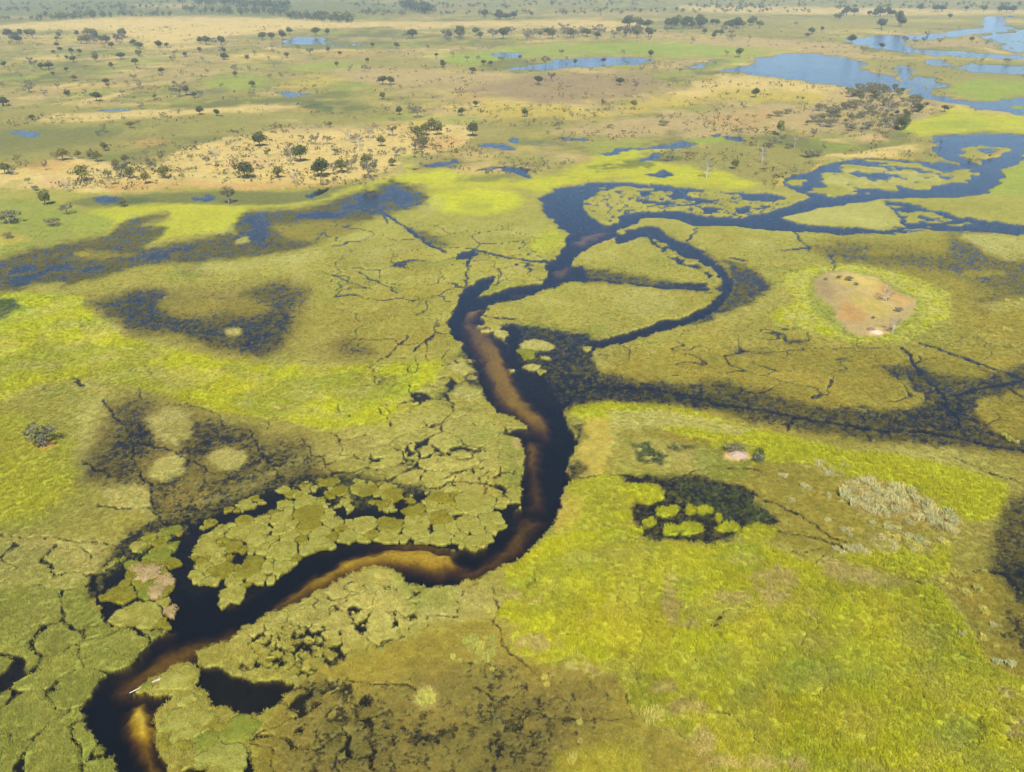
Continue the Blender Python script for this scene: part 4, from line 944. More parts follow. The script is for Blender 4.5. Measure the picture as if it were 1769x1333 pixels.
nm += field([(880, 592), (925, 584), (960, 592), (985, 640), (960, 668), (915, 640)], 5.5, 1.4, ['pale', 'green'],
      '{} sedge mat in the dark flooded fork of the river', 'mats in the flooded river fork', .45, .5, 9)
nm += field([(330, 908), (380, 884), (430, 862), (490, 840), (545, 826), (640, 830), (742, 850), (700, 880), (610, 892), (575, 880), (552, 852), (480, 864), (420, 884), (350, 930)], 2.6, 0.22, ['ochre', 'pale'],
      '{} scrap of sedge mat in black water above the crowded mats', 'scraps of mat on the backwater rim', .3, .5, 11, .26, .3)
nm += field([(160, 1028), (178, 985), (214, 948), (262, 920), (318, 906), (330, 915), (316, 926), (262, 944), (236, 964), (186, 984), (168, 1030)], 3.0, 0.16, ['ochre', 'green', 'pale'],
      '{} scrap of sedge mat in black water outside the dead papyrus', 'scraps of mat outside the dead papyrus', .2, .5, 12, .26, .3)
print('mats', nm)
# dead papyrus lying on the mats: pinkish grey heaps
for k, (u, v, sx) in enumerate([(258, 992, 2.6), (285, 1005, 2.2), (272, 1022, 1.7), (296, 1058, 1.3), (240, 985, 1.5)]):
    gx, gy = to_ground(u, v)
    th = np.linspace(0, 2 * math.pi, 40, endpoint=False)
    rad = sx * (1 + 0.28 * perlin(2.2 * np.cos(th) + 5 * k, 2.2 * np.sin(th) - k, 6) + 0.2 * perlin(6 * np.cos(th) + k, 6 * np.sin(th), 7))
    raft(float(gx), float(gy), th, rad, 'dead', 'pinkish grey heap of dead papyrus on the mats beside the black bay', 'dead papyrus heaps by the black bay', 'papyrus_heap', 0.72)
# ------------------------------------------------------------------ living sedge and reeds: tens of thousands of tufts
def blades(n, spread, h, w, lean, seed, pal=None):
    r = np.random.default_rng(seed); V = []; F = []
    for k in range(n):
        a = r.uniform(0, 2 * math.pi); d = spread * math.sqrt(r.uniform())
        bx, by = d * math.cos(a), d * math.sin(a)
        hh = h * r.uniform(0.6, 1.15); la = r.uniform(0, 2 * math.pi); ln = lean * hh * r.uniform(0.2, 1)
        wa = r.uniform(0, math.pi); ww = w * r.uniform(0.6, 1.3)
        ox, oy = ww * math.cos(wa), ww * math.sin(wa)
        i0 = len(V)
        mx_, my_ = bx + ln * 0.35 * math.cos(la), by + ln * 0.35 * math.sin(la)
        V += [(bx - ox * .6, by - oy * .6, -0.12), (bx + ox * .6, by + oy * .6, -0.12), (mx_ + ox, my_ + oy, hh * .6), (mx_ - ox, my_ - oy, hh * .6), (bx + ln * math.cos(la), by + ln * math.sin(la), hh)]
        F += [(i0, i0 + 1, i0 + 2, i0 + 3), (i0 + 3, i0 + 2, i0 + 4)]
    return V, F
tuft_mat = leaf_mat('sedge_blades', (0.1, 0.1, 0.03), 0.16, 'tint', 0.4, 2.0, True)
tuft_col = bpy.data.collections.new('sedge_tufts')
for k in range(5):
    V, F = blades(26, 0.55, 1.0, 0.045, 0.6, 300 + k)
    me = bpy.data.meshes.new('sedge_tuft'); me.from_pydata(V, [], F); me.materials.append(tuft_mat)
    tuft_col.objects.link(bpy.data.objects.new('sedge_tuft', me))

DENS_V = [(380, 0.0), (440, 0.4), (560, 0.8), (760, 1.8), (1000, 2.8), (1500, 3.4)]
xs, ys = [], []
TX, TY = [], []
for v_a in np.arange(385, 1400, 15.0):
    v_b = v_a + 15
    ya = float(to_ground(CX, v_a)[1]); yb = float(to_ground(CX, v_b)[1])
    hw = float(to_ground(PW + 110, v_a)[0])
    dens = np.interp(v_a, [p[0] for p in DENS_V], [p[1] for p in DENS_V])
    n = int((ya - yb) * 2 * hw * dens)
    TX.append(rng.uniform(-hw, hw, n)); TY.append(rng.uniform(yb, ya, n))
TX = np.concatenate(TX); TY = np.concatenate(TY)
tu, tv = to_pix(TX, TY)
ok = (tu > -110) & (tu < PW + 110)
TX, TY, tu, tv = TX[ok], TY[ok], tu[ok], tv[ok]
tz = look(Z, tu, tv); ts = look(SED, tu, tv); tc_ = look(COL, tu, tv)
keep = (ts > 0.12) & ((tz > 0.02) | ((tz > -0.3) & (rng.uniform(size=len(tz)) < 0.35)))
dry = tz < -0.02
TX, TY, tz, ts, tc_, dry = TX[keep], TY[keep], tz[keep], ts[keep], tc_[keep], dry[keep]
veg = look(pa, *to_pix(TX, TY))
tc_ = np.where(dry[:, None], veg, tc_)
hgt = ts * rng.uniform(0.55, 1.25, len(ts)) * np.where(dry, 0.6, 1.0)
tint = tc_ * rng.uniform(0.85, 1.2, (len(ts), 1)) * np.array([1.72, 1.6, 1.6])
if MAT_TUFTS:
    M = np.array([(a, b, c, d) for a, b, c, d, e in MAT_TUFTS]); E = np.array([alb(e) for *_, e in MAT_TUFTS])
    TX = np.concatenate([TX, M[:, 0]]); TY = np.concatenate([TY, M[:, 1]]); tz = np.concatenate([tz, M[:, 2]])
    hgt = np.concatenate([hgt, M[:, 3]]); tint = np.concatenate([tint, E * rng.uniform(0.85, 1.2, (len(E), 1)) * np.array([1.6, 1.5, 1.35])])
print('tufts', len(TX))
pm = bpy.data.meshes.new('sedge')
pm.vertices.add(len(TX))
pm.vertices.foreach_set('co', np.stack([TX, TY, np.maximum(tz, -0.15)], 1).astype(np.float32).ravel())
a1 = pm.attributes.new('tint', 'FLOAT_COLOR', 'POINT'); d4 = np.ones((len(TX), 4), np.float32); d4[:, :3] = tint
a1.data.foreach_set('color', d4.ravel())
a2 = pm.attributes.new('tall', 'FLOAT', 'POINT'); a2.data.foreach_set('value', hgt.astype(np.float32))
a3 = pm.attributes.new('turn', 'FLOAT', 'POINT'); a3.data.foreach_set('value', rng.uniform(0, 6.28, len(TX)).astype(np.float32))
a4 = pm.attributes.new('pick', 'INT', 'POINT'); a4.data.foreach_set('value', rng.integers(0, 5, len(TX)).astype(np.int32))
sedge = bpy.data.objects.new('sedge', pm); LINK(sedge)
ng = bpy.data.node_groups.new('sedge_cover', 'GeometryNodeTree')
ng.interface.new_socket('Geometry', in_out='INPUT', socket_type='NodeSocketGeometry')
ng.interface.new_socket('Geometry', in_out='OUTPUT', socket_type='NodeSocketGeometry')
gi = ng.nodes.new('NodeGroupInput'); go = ng.nodes.new('NodeGroupOutput')
iop = ng.nodes.new('GeometryNodeInstanceOnPoints'); ci = ng.nodes.new('GeometryNodeCollectionInfo')
ci.inputs[0].default_value = tuft_col; ci.inputs[1].default_value = True; ci.inputs[2].default_value = True
def nattr(nm_, ty):
    q = ng.nodes.new('GeometryNodeInputNamedAttribute'); q.data_type = ty; q.inputs[0].default_value = nm_
    return next(o for o in q.outputs if o.enabled and o.name == 'Attribute')
ng.links.new(gi.outputs[0], iop.inputs['Points']); ng.links.new(ci.outputs[0], iop.inputs['Instance'])
iop.inputs['Pick Instance'].default_value = True
ng.links.new(nattr('pick', 'INT'), iop.inputs['Instance Index'])
cr = ng.nodes.new('ShaderNodeCombineXYZ'); ng.links.new(nattr('turn', 'FLOAT'), cr.inputs[2]); ng.links.new(cr.outputs[0], iop.inputs['Rotation'])
cs_ = ng.nodes.new('ShaderNodeCombineXYZ'); cs_.inputs[0].default_value = 1; cs_.inputs[1].default_value = 1
ng.links.new(nattr('tall', 'FLOAT'), cs_.inputs[2]); ng.links.new(cs_.outputs[0], iop.inputs['Scale'])
ng.links.new(iop.outputs[0], go.inputs[0])
sedge.modifiers.new('cover', 'NODES').node_group = ng
tag(sedge, 'dense green and yellow sedge and reed blades covering the marsh', 'sedge', kind='stuff')

# ------------------------------------------------------------------ pale reed clumps one can count
clump_mats = [leaf_mat('reed_clump_pale', tuple(alb((204, 202, 146), 1.5)), 0.25, None, 0.3, 1.2), leaf_mat('reed_clump_yellow', tuple(alb((206, 202, 104), 1.5)), 0.25, None, 0.3, 1.2), leaf_mat('reed_clump_green', tuple(alb((190, 192, 96), 1.45)), 0.25, None, 0.3, 1.2)]
clump_me = {}
for mi in range(3):
    for k in range(4):
        V, F = blades(170, 0.95, 1.35, 0.055, 0.55, 500 + 10 * mi + k)
        me = bpy.data.meshes.new('reed_clump'); me.from_pydata(V, [], F); me.materials.append(clump_mats[mi])
        clump_me[mi, k] = me
def clump(u, v, s, mi, label, group, sz=None):
    x, y = to_ground(u, v)
    o = bpy.data.objects.new('reed_clump', clump_me[mi, int(rng.integers(4))]); LINK(o)
    o.location = (float(x), float(y), max(float(ground_z(x, y)), -0.1) - 0.03)
    o.rotation_euler = (0, 0, rng.uniform(0, 6.28)); o.scale = (s, s * rng.uniform(.8, 1.2), (sz or s) * rng.uniform(.6, 1.15))
    tag(o, label, 'reed clump', group)
def scatter(poly, n, smin, smax, mi, label, group, seed, gap=0.0):
    r = np.random.default_rng(seed); p = list(poly); q = np.array(p); c = 0; got = []
    for _ in range(6000):
        if c >= n: break
        u, v = r.uniform(*sorted((q[:, 0].min(), q[:, 0].max()))), r.uniform(q[:, 1].min(), q[:, 1].max())
        if not in_poly(p, u, v) or any(abs(u - a) < gap and abs(v - b) < gap * .6 for a, b in got): continue
        got.append((u, v)); clump(u, v, r.uniform(smin, smax), mi if isinstance(mi, int) else mi[int(r.integers(len(mi)))], label, group); c += 1
scatter([(1455, 838), (1495, 828), (1560, 846), (1610, 870), (1655, 900), (1652, 925), (1600, 905), (1540, 895), (1490, 888), (1455, 862)], 100, .45, 1.35, 0, 'pale grey tan reed clump in the dense drift on the olive flat', 'pale reed drift on the olive flat', 1, 5)
scatter([(1405, 800), (1440, 796), (1475, 806), (1462, 822), (1420, 824)], 12, .55, .9, 0, 'pale reed clump in the small group below the lime reed band', 'small pale group under the lime band', 2, 7)
scatter([(1440, 945), (1490, 948), (1500, 962), (1470, 968), (1438, 956)], 10, .6, .95, 0, 'pale reed clump in the row beside the dark game path', 'pale clumps beside the game path', 3, 7)
scatter([(1500, 925), (1560, 925), (1640, 940), (1620, 960), (1560, 955), (1510, 950)], 22, .6, 1.0, (0, 1), 'pale or yellowish reed clump on the flat between drift and lime bed', 'reed clumps between drift and lime bed', 4, 8)
for u, v, s in [(1355, 824, .9), (1347, 822, .7), (1388, 842, .8), (1397, 847, .75), (1432, 859, .8), (1368, 867, .75), (1429, 900, .75), (1455, 917, .8), (1468, 917, .8), (1507, 906, .8), (1532, 912, .85), (1542, 914, .9), (1550, 916, .8), (1570, 906, .8), (1468, 927, .7)]:
    clump(u, v, s, 0, 'single pale reed clump on the open olive flat apart from the drift', 'single pale clumps on the olive flat')
for u, v, s, mi in [(1688, 1020, .9, 1), (1665, 1024, 1.0, 1), (1672, 1030, 1.0, 1), (1697, 1054, .9, 1), (1703, 1062, .8, 1), (1716, 1082, .7, 0), (1698, 1105, .9, 1), (1662, 1100, .7, 0), (1700, 990, .7, 1), (1652, 996, .9, 1), (1722, 1146, .9, 0), (1745, 1150, .9, 0), (1640, 1015, .9, 1), (1625, 1006, .8, 1), (1720, 1120, .6, 1)]:
    clump(u, v, s, mi, 'yellowish reed clump on the brown flooded edge of the big lime bed', 'reed clumps fringing the big lime bed')
for u, v, s, mi in [(733, 1215, 1.1, 2), (745, 1212, 1.0, 1), (738, 1203, 1.1, 2), (728, 1205, .9, 2)]:
    clump(u, v, s, mi, 'bright pale reed clump alone on the brown flooded sedge', 'bright pale patch on the brown sedge')
scatter([(803, 1098), (850, 1100), (856, 1120), (840, 1150), (820, 1148), (806, 1120)], 14, .6, .9, 2, 'pale green reed clump in the oblong patch by the thin path', 'oblong pale patch by the path', 6, 9)
for u, v, s in [(843, 1058, .7), (850, 1052, .5), (783, 1137, .6), (795, 1143, .5), (850, 1157, .5), (940, 1172, .7), (944, 1184, .6), (1001, 1250, .6), (1002, 1282, .5), (990, 1310, .7), (988, 1318, .6)]:
    clump(u, v, s, 1, 'small upright yellow reed clump dotted over the dark brown shallows', 'yellow clumps on the brown shallows', s * 1.2)
scatter([(1105, 1232), (1140, 1232), (1140, 1250), (1112, 1258)], 7, .8, 1.1, 1, 'yellowed reed clump at the lower corner of the big lime bed', 'yellowed corner clumps', 7, 7)
ring = [(1352, 490), (1345, 476), (1400, 464), (1480, 460), (1560, 476), (1602, 492), (1643, 513), (1634, 548), (1592, 574), (1540, 592), (1480, 594), (1422, 580), (1335, 558), (1325, 545), (1378, 522)]
for (a, b), (c, d) in zip(ring, ring[1:] + ring[:1]):
    k = max(1, int(math.hypot(c - a, d - b) / 14))
    for t in range(k):
        f = (t + rng.uniform(.1, .9)) / k
        clump(a + (c - a) * f + rng.uniform(-4, 4), b + (d - b) * f + rng.uniform(-2.5, 2.5), rng.uniform(.6, 1.1), 2, 'pale lime reed clump in the ring around the sandy island', 'reed ring of the sandy island')
for u, v, s in [(1700, 580, .9), (1712, 574, .8), (1725, 578, .8), (1735, 570, .8), (1694, 582, .6), (1716, 582, .9), (1744, 572, .8), (1694, 583, 1.0), (1752, 600, .7), (1740, 522, .9), (1755, 526, .9), (1765, 520, .9), (1660, 554, .6), (1640, 562, .6), (1745, 760, .9), (1735, 752, .7), (1756, 764, .7), (1692, 800, .7), (1702, 796, .7)]:
    clump(u, v, s, 1, 'yellowish reed clump on the olive flood plain beyond the sandy island', 'reed clumps on the olive flood plain')
# ------------------------------------------------------------------ trees and shrubs
def tube(V, F, a, b, ra, rb, n=6):
    a = Vector(a); b = Vector(b); d = (b - a).normalized()
    s = d.orthogonal().normalized(); t = d.cross(s)
    i0 = len(V)
    for p, r in ((a, ra), (b, rb)):
        for k in range(n):
            q = p + r * (math.cos(2 * math.pi * k / n) * s + math.sin(2 * math.pi * k / n) * t)
            V.append(tuple(q))
    for k in range(n):
        F.append((i0 + k, i0 + (k + 1) % n, i0 + n + (k + 1) % n, i0 + n + k))

def limbs(V, F, r, base, top, rad, n_limb, reach, rise, twig=0, fork=0.35):
    """tapered, slightly bent trunk with limbs; returns limb tips"""
    base = Vector(base); top = Vector(top); tips = []
    m1 = base.lerp(top, 0.45) + Vector((r.uniform(-.25, .25), r.uniform(-.25, .25), 0))
    tube(V, F, base, m1, rad, rad * .8, 7); tube(V, F, m1, top, rad * .8, rad * .45, 7)
    for k in range(n_limb):
        f = r.uniform(fork, 1.0); p = base.lerp(m1, f / .45) if f < .45 else m1.lerp(top, (f - .45) / .55)
        a = 2 * math.pi * (k + r.uniform(-.3, .3)) / n_limb
        e = p + Vector((math.cos(a) * reach * r.uniform(.6, 1), math.sin(a) * reach * r.uniform(.6, 1), rise * r.uniform(.4, 1)))
        mid = p.lerp(e, .5) + Vector((0, 0, rise * .12))
        tube(V, F, p, mid, rad * .42, rad * .3, 5); tube(V, F, mid, e, rad * .3, rad * .12, 5)
        tips.append(e)
        for t in range(twig):
            q = mid.lerp(e, r.uniform(.1, 1)); a2 = a + r.uniform(-1.3, 1.3)
            e2 = q + Vector((math.cos(a2), math.sin(a2), r.uniform(.2, 1.3))) * reach * r.uniform(.25, .5)
            tube(V, F, q, e2, rad * .16, rad * .05, 4); tips.append(e2)
    return tips

def leaves(V, F, r, lobes, n, size):
    """leaf clumps spread through overlapping lobes, thicker toward the outside"""
    wts = [l[3] * l[3] * l[4] for l in lobes]
    for _ in range(n):
        cx, cy, cz, rx, rz = r.choices(lobes, wts)[0]
        while True:
            p = Vector((r.gauss(0, 1), r.gauss(0, 1), r.gauss(0, 1)))
            if p.length > .05: break
        p.normalize(); q = r.uniform(.45, 1.08) ** .7
        c = Vector((cx + p.x * rx * q, cy + p.y * rx * q, cz + p.z * rz * q))
        nrm = (p + Vector((r.uniform(-.9, .9), r.uniform(-.9, .9), r.uniform(-.5, .9)))).normalized()
        s = nrm.orthogonal().normalized(); t = nrm.cross(s); a = r.uniform(0, 6.28)
        s, t = math.cos(a) * s + math.sin(a) * t, math.cos(a) * t - math.sin(a) * s
        z = size * r.uniform(.55, 1.35); i0 = len(V)
        for k in (s * z, t * z * .7, -s * z, -t * z * .7): V.append(tuple(c + k + nrm * z * .25 * (1 if k is s else 0)))
        F.append((i0, i0 + 1, i0 + 2, i0 + 3))

def to_mesh(name, V, F, mat):
    me = bpy.data.meshes.new(name); me.from_pydata(V, [], F); me.materials.append(mat); return me
LM = dict(E=leaf_mat('dark_leaves', tuple(alb((104, 114, 70), 1.0)), .4), O=leaf_mat('olive_leaves', tuple(alb((134, 136, 76), 1.0)), .35),
          G=leaf_mat('grey_leaves', tuple(alb((142, 138, 108), 1.0)), .3), P=leaf_mat('thin_leaves', tuple(alb((120, 124, 84), 1.0)), .3), B=leaf_mat('shrub_leaves', tuple(alb((146, 146, 114), 1.0)), .35),
          S=leaf_mat('silver_twigs', tuple(alb((172, 166, 140), 1.0)), .3), Y=leaf_mat('yellow_green_leaves', tuple(alb((160, 158, 74), 1.0)), .35))
BK = dict(E=bark_mat('dark_bark', (.12, .1, .08)), O=bark_mat('brown_bark', (.17, .15, .12)), G=bark_mat('grey_bark', (.2, .185, .165)), P=bark_mat('pale_bark', (.26, .24, .2)), B=bark_mat('shrub_bark', (.2, .18, .16)), Y=bark_mat('yellow_bark', (.28, .25, .17)), S=bark_mat('silver_bark', (.4, .38, .34)))
TREES = {}
NVAR = 5
for kd in 'EOGPBYS':
    for k in range(NVAR):
        r = random.Random(hash_ := (ord(kd) * 31 + k)); V, F = [], []; CV, CF = [], []
        if kd in 'EOY':                       # unit tree 10 m tall
            wd = r.uniform(3.6, 4.6)
            tips = limbs(V, F, r, (0, 0, -.3), (r.uniform(-.4, .4), r.uniform(-.4, .4), 6.2), .34, 6, wd * .7, 2.4)
            lobes = [(0, 0, 6.4, wd * .72, 2.7)]
            for j in range(7):
                a = 2 * math.pi * j / 7 + r.uniform(-.3, .3); d = wd * r.uniform(.45, .72)
                lobes.append((math.cos(a) * d, math.sin(a) * d, r.uniform(4.4, 7.4), wd * r.uniform(.34, .5), r.uniform(1.3, 2.0)))
            lobes += [(r.uniform(-1, 1), r.uniform(-1, 1), 8.2, wd * .45, 1.5)]
            leaves(CV, CF, r, lobes, 760 if kd == 'E' else 520, .46)
        elif kd in 'GS':
            tips = limbs(V, F, r, (0, 0, -.3), (r.uniform(-.5, .5), r.uniform(-.5, .5), 7.4), .3, 9, 2.9, 2.8, 4, .25)
            lobes = [(t.x, t.y, t.z, 1.0, .85) for t in tips]
            leaves(CV, CF, r, lobes, 460 if kd == 'G' else 300, .33 if kd == 'G' else .27)
        elif kd == 'P':
            tips = limbs(V, F, r, (0, 0, -.3), (r.uniform(-.4, .4), r.uniform(-.4, .4), 8.3), .2, 6, 1.5, 1.2, 2, .8)
            lobes = [(t.x, t.y, t.z, .7, .55) for t in tips] + [(0, 0, 9, 1.0, .8)]
            leaves(CV, CF, r, lobes, 170, .3)
        else:                                 # shrub, unit 4 m tall, many stems
            lobes = []
            for j in range(8):
                a = 2 * math.pi * j / 8 + r.uniform(-.3, .3)
                e = (math.cos(a) * r.uniform(1.2, 2.4), math.sin(a) * r.uniform(1.2, 2.4), r.uniform(1.8, 3.2))
                tube(V, F, (0.1 * math.cos(a), 0.1 * math.sin(a), -.2), e, .1, .03, 5); lobes.append((*e, 1.0, .8))
            lobes.append((0, 0, 2.8, 1.5, 1.1))
            leaves(CV, CF, r, lobes, 420, .26)
        zmax = max(p[2] for p in CV)
        TREES[kd, k] = (to_mesh('trunk', V, F, BK[kd]), to_mesh('crown', CV, CF, LM[kd]), zmax)
NAME = dict(E='evergreen_tree', O='leafy_tree', G='bare_tree', P='slender_tree', B='shrub', Y='yellow_green_tree', S='dead_tree')
PHR = dict(E='dense dark green tree', O='olive bushy tree', G='grey half-bare tree', P='slender pale-trunked tree', B='low grey shrub', Y='yellow green tree', S='silvery bare tree')
THICKET = [(1386, 226), (1400, 200), (1430, 180), (1460, 158), (1490, 152), (1550, 160), (1606, 178), (1590, 200), (1560, 228), (1480, 230)]
def zone(u, v):
    if u > 1370 and in_poly(THICKET, u, v): return 'in the grey thicket beside the blue lake', 'trees of the thicket by the blue lake'
    if v < 44: 
        if u < 640: return 'in the hazy woodland behind the pale golden plain', 'hazy woodland behind the golden plain'
        if u < 1345: return 'in the farthest hazy woods behind the grey tree belt', 'farthest hazy woods'
        return 'on the far golden flat behind the upper river', 'trees on the far flat behind the upper river'
    if v < 80 and u > 690 and u < 1345: return 'in the grey tree belt above the long green meadow', 'grey tree belt above the green meadow'
    if v < 80 and u < 180: return 'in the wood edging the golden plain on its near side', 'wood edging the golden plain'
    if u > 1430 and v < 100: return 'on the banks and islet of the upper blue river', 'trees along the upper blue river'
    if v < 132 and u < 730: return 'on the pond-dotted grassland before the golden plain', 'trees on the pond-dotted grassland'
    if v < 212 and u >= 600: return 'standing apart on the open dun and straw flats', 'lone trees on the straw flats'
    if v < 216: return 'among the green and gold stripes of grassland', 'trees on the striped grassland'
    if u < 770 and v < 330:
        if u < 165: w_ = 'near the broad yellow green tree on the golden rise'
        elif u < 305: w_ = 'in the olive grove on the golden rise'
        elif u < 470: w_ = 'near the white sand patch on the golden rise'
        elif u < 597: w_ = 'near the largest dark tree of the golden rise'
        elif u < 700: w_ = 'in the grey grove on the golden rise'
        else: w_ = 'in the tight clump beside the rusty sand'
        return w_, 'trees on the golden rise'
    if u < 420: return 'at the marsh edge below the golden rise', 'trees at the marsh edge'
    if u < 1100: return 'on the olive lawn right of the rusty sand', 'trees by the rusty sand'
    return 'on the green meadow between thicket and reedy lagoon', 'trees on the meadow by the lagoon'
def tree(u, v, hpx, kd, wide=1.0, label=None, group=None):
    x, y = to_ground(u, v); x, y = float(x), float(y)
    tm, cm, zt = TREES[kd, int(rng.integers(NVAR))]
    hm = 1.0 * hpx / float(px_per_m(v)) / 0.97; wide *= 1.08
    s = hm / zt
    e = bpy.data.objects.new(NAME[kd], None); LINK(e)
    e.empty_display_size = .5
    e.location = (x, y, max(0.0, float(ground_z(x, y)))); e.rotation_euler = (0, 0, rng.uniform(0, 6.28)); e.scale = (s * wide, s * wide, s)
    for nm_, me in (('trunk', tm), ('crown', cm)):
        c = bpy.data.objects.new(nm_, me); c.parent = e; LINK(c)
    z1, z2 = zone(u, v)
    size = 'tall ' if hm > 12.5 and kd != 'B' else ('small ' if hm < 6.3 and kd != 'B' else '')
    tag(e, label or f'{size}{PHR[kd]} {z1}', 'shrub' if kd == 'B' else 'tree', group or z2)
    return e
T = tree
# the golden rise, named ones first
T(425, 311, 30, 'E', 1.15, 'very dark dense round tree with deep shadow near a bare white sand patch')
T(556, 308, 33, 'E', 1.1, 'largest very dark dense tree at the front of the golden rise')
T(449, 255, 25, 'E', 1.15, 'dark round tree alone at the back of the golden rise')
T(144, 316, 29, 'Y', 1.15, 'broad yellow green tree casting a dark shadow on the golden rise')
T(519, 282, 30, 'E', .9, 'dark tree with pale grey branches tangled beside a grey tree')
T(395, 353, 30, 'G', .9, 'bare grey tree standing in the dark green reeds below the golden rise')
T(817, 237, 26, 'E', .9, 'single dark grey-green tree right of the rusty sand')
T(1156, 279, 18, 'G', 1.1, 'grey leaning tree with a white trunk at the reedy pools')
T(1220, 308, 33, 'S', 1.0, 'tall bare tree on the green meadow nearest the yellow reed edge')
T(1347, 235, 26, 'Y', .75, 'yellow-topped tree above the tangled grey trees on the meadow')
T(75, 771, 36, 'B', 1.0, 'round blue-grey bush alone on reddish soil in the green sedge', 'bushes out in the marsh')
T(1530, 523, 33, 'S', 1.0, 'bare grey tree in the middle of the sandy island', 'trees of the sandy island')
T(1541, 577, 30, 'S', .9, 'bare grey tree at the rim of the sandy island beside the pale mound', 'trees of the sandy island')
T(1268, 780, 13, 'B', 1.7, 'low green bush behind the bare termite mound', 'bushes at the termite mound')
T(1310, 800, 18, 'B', .9, 'small dark green bush to the side of the termite mound', 'bushes at the termite mound')
T(755, 566, 10, 'B', .8, 'tiny dark bush in the cracked marsh left of the river bend', 'bushes out in the marsh')
for u, v, h in [(1466, 487, 8), (1479, 495, 5), (1449, 483, 5), (1552, 541, 7), (1508, 553, 4), (1426, 486, 4)]:
    T(u, v, h, 'B', 1.3, 'low dry shrub on the open soil of the sandy island', 'dry shrubs of the sandy island')
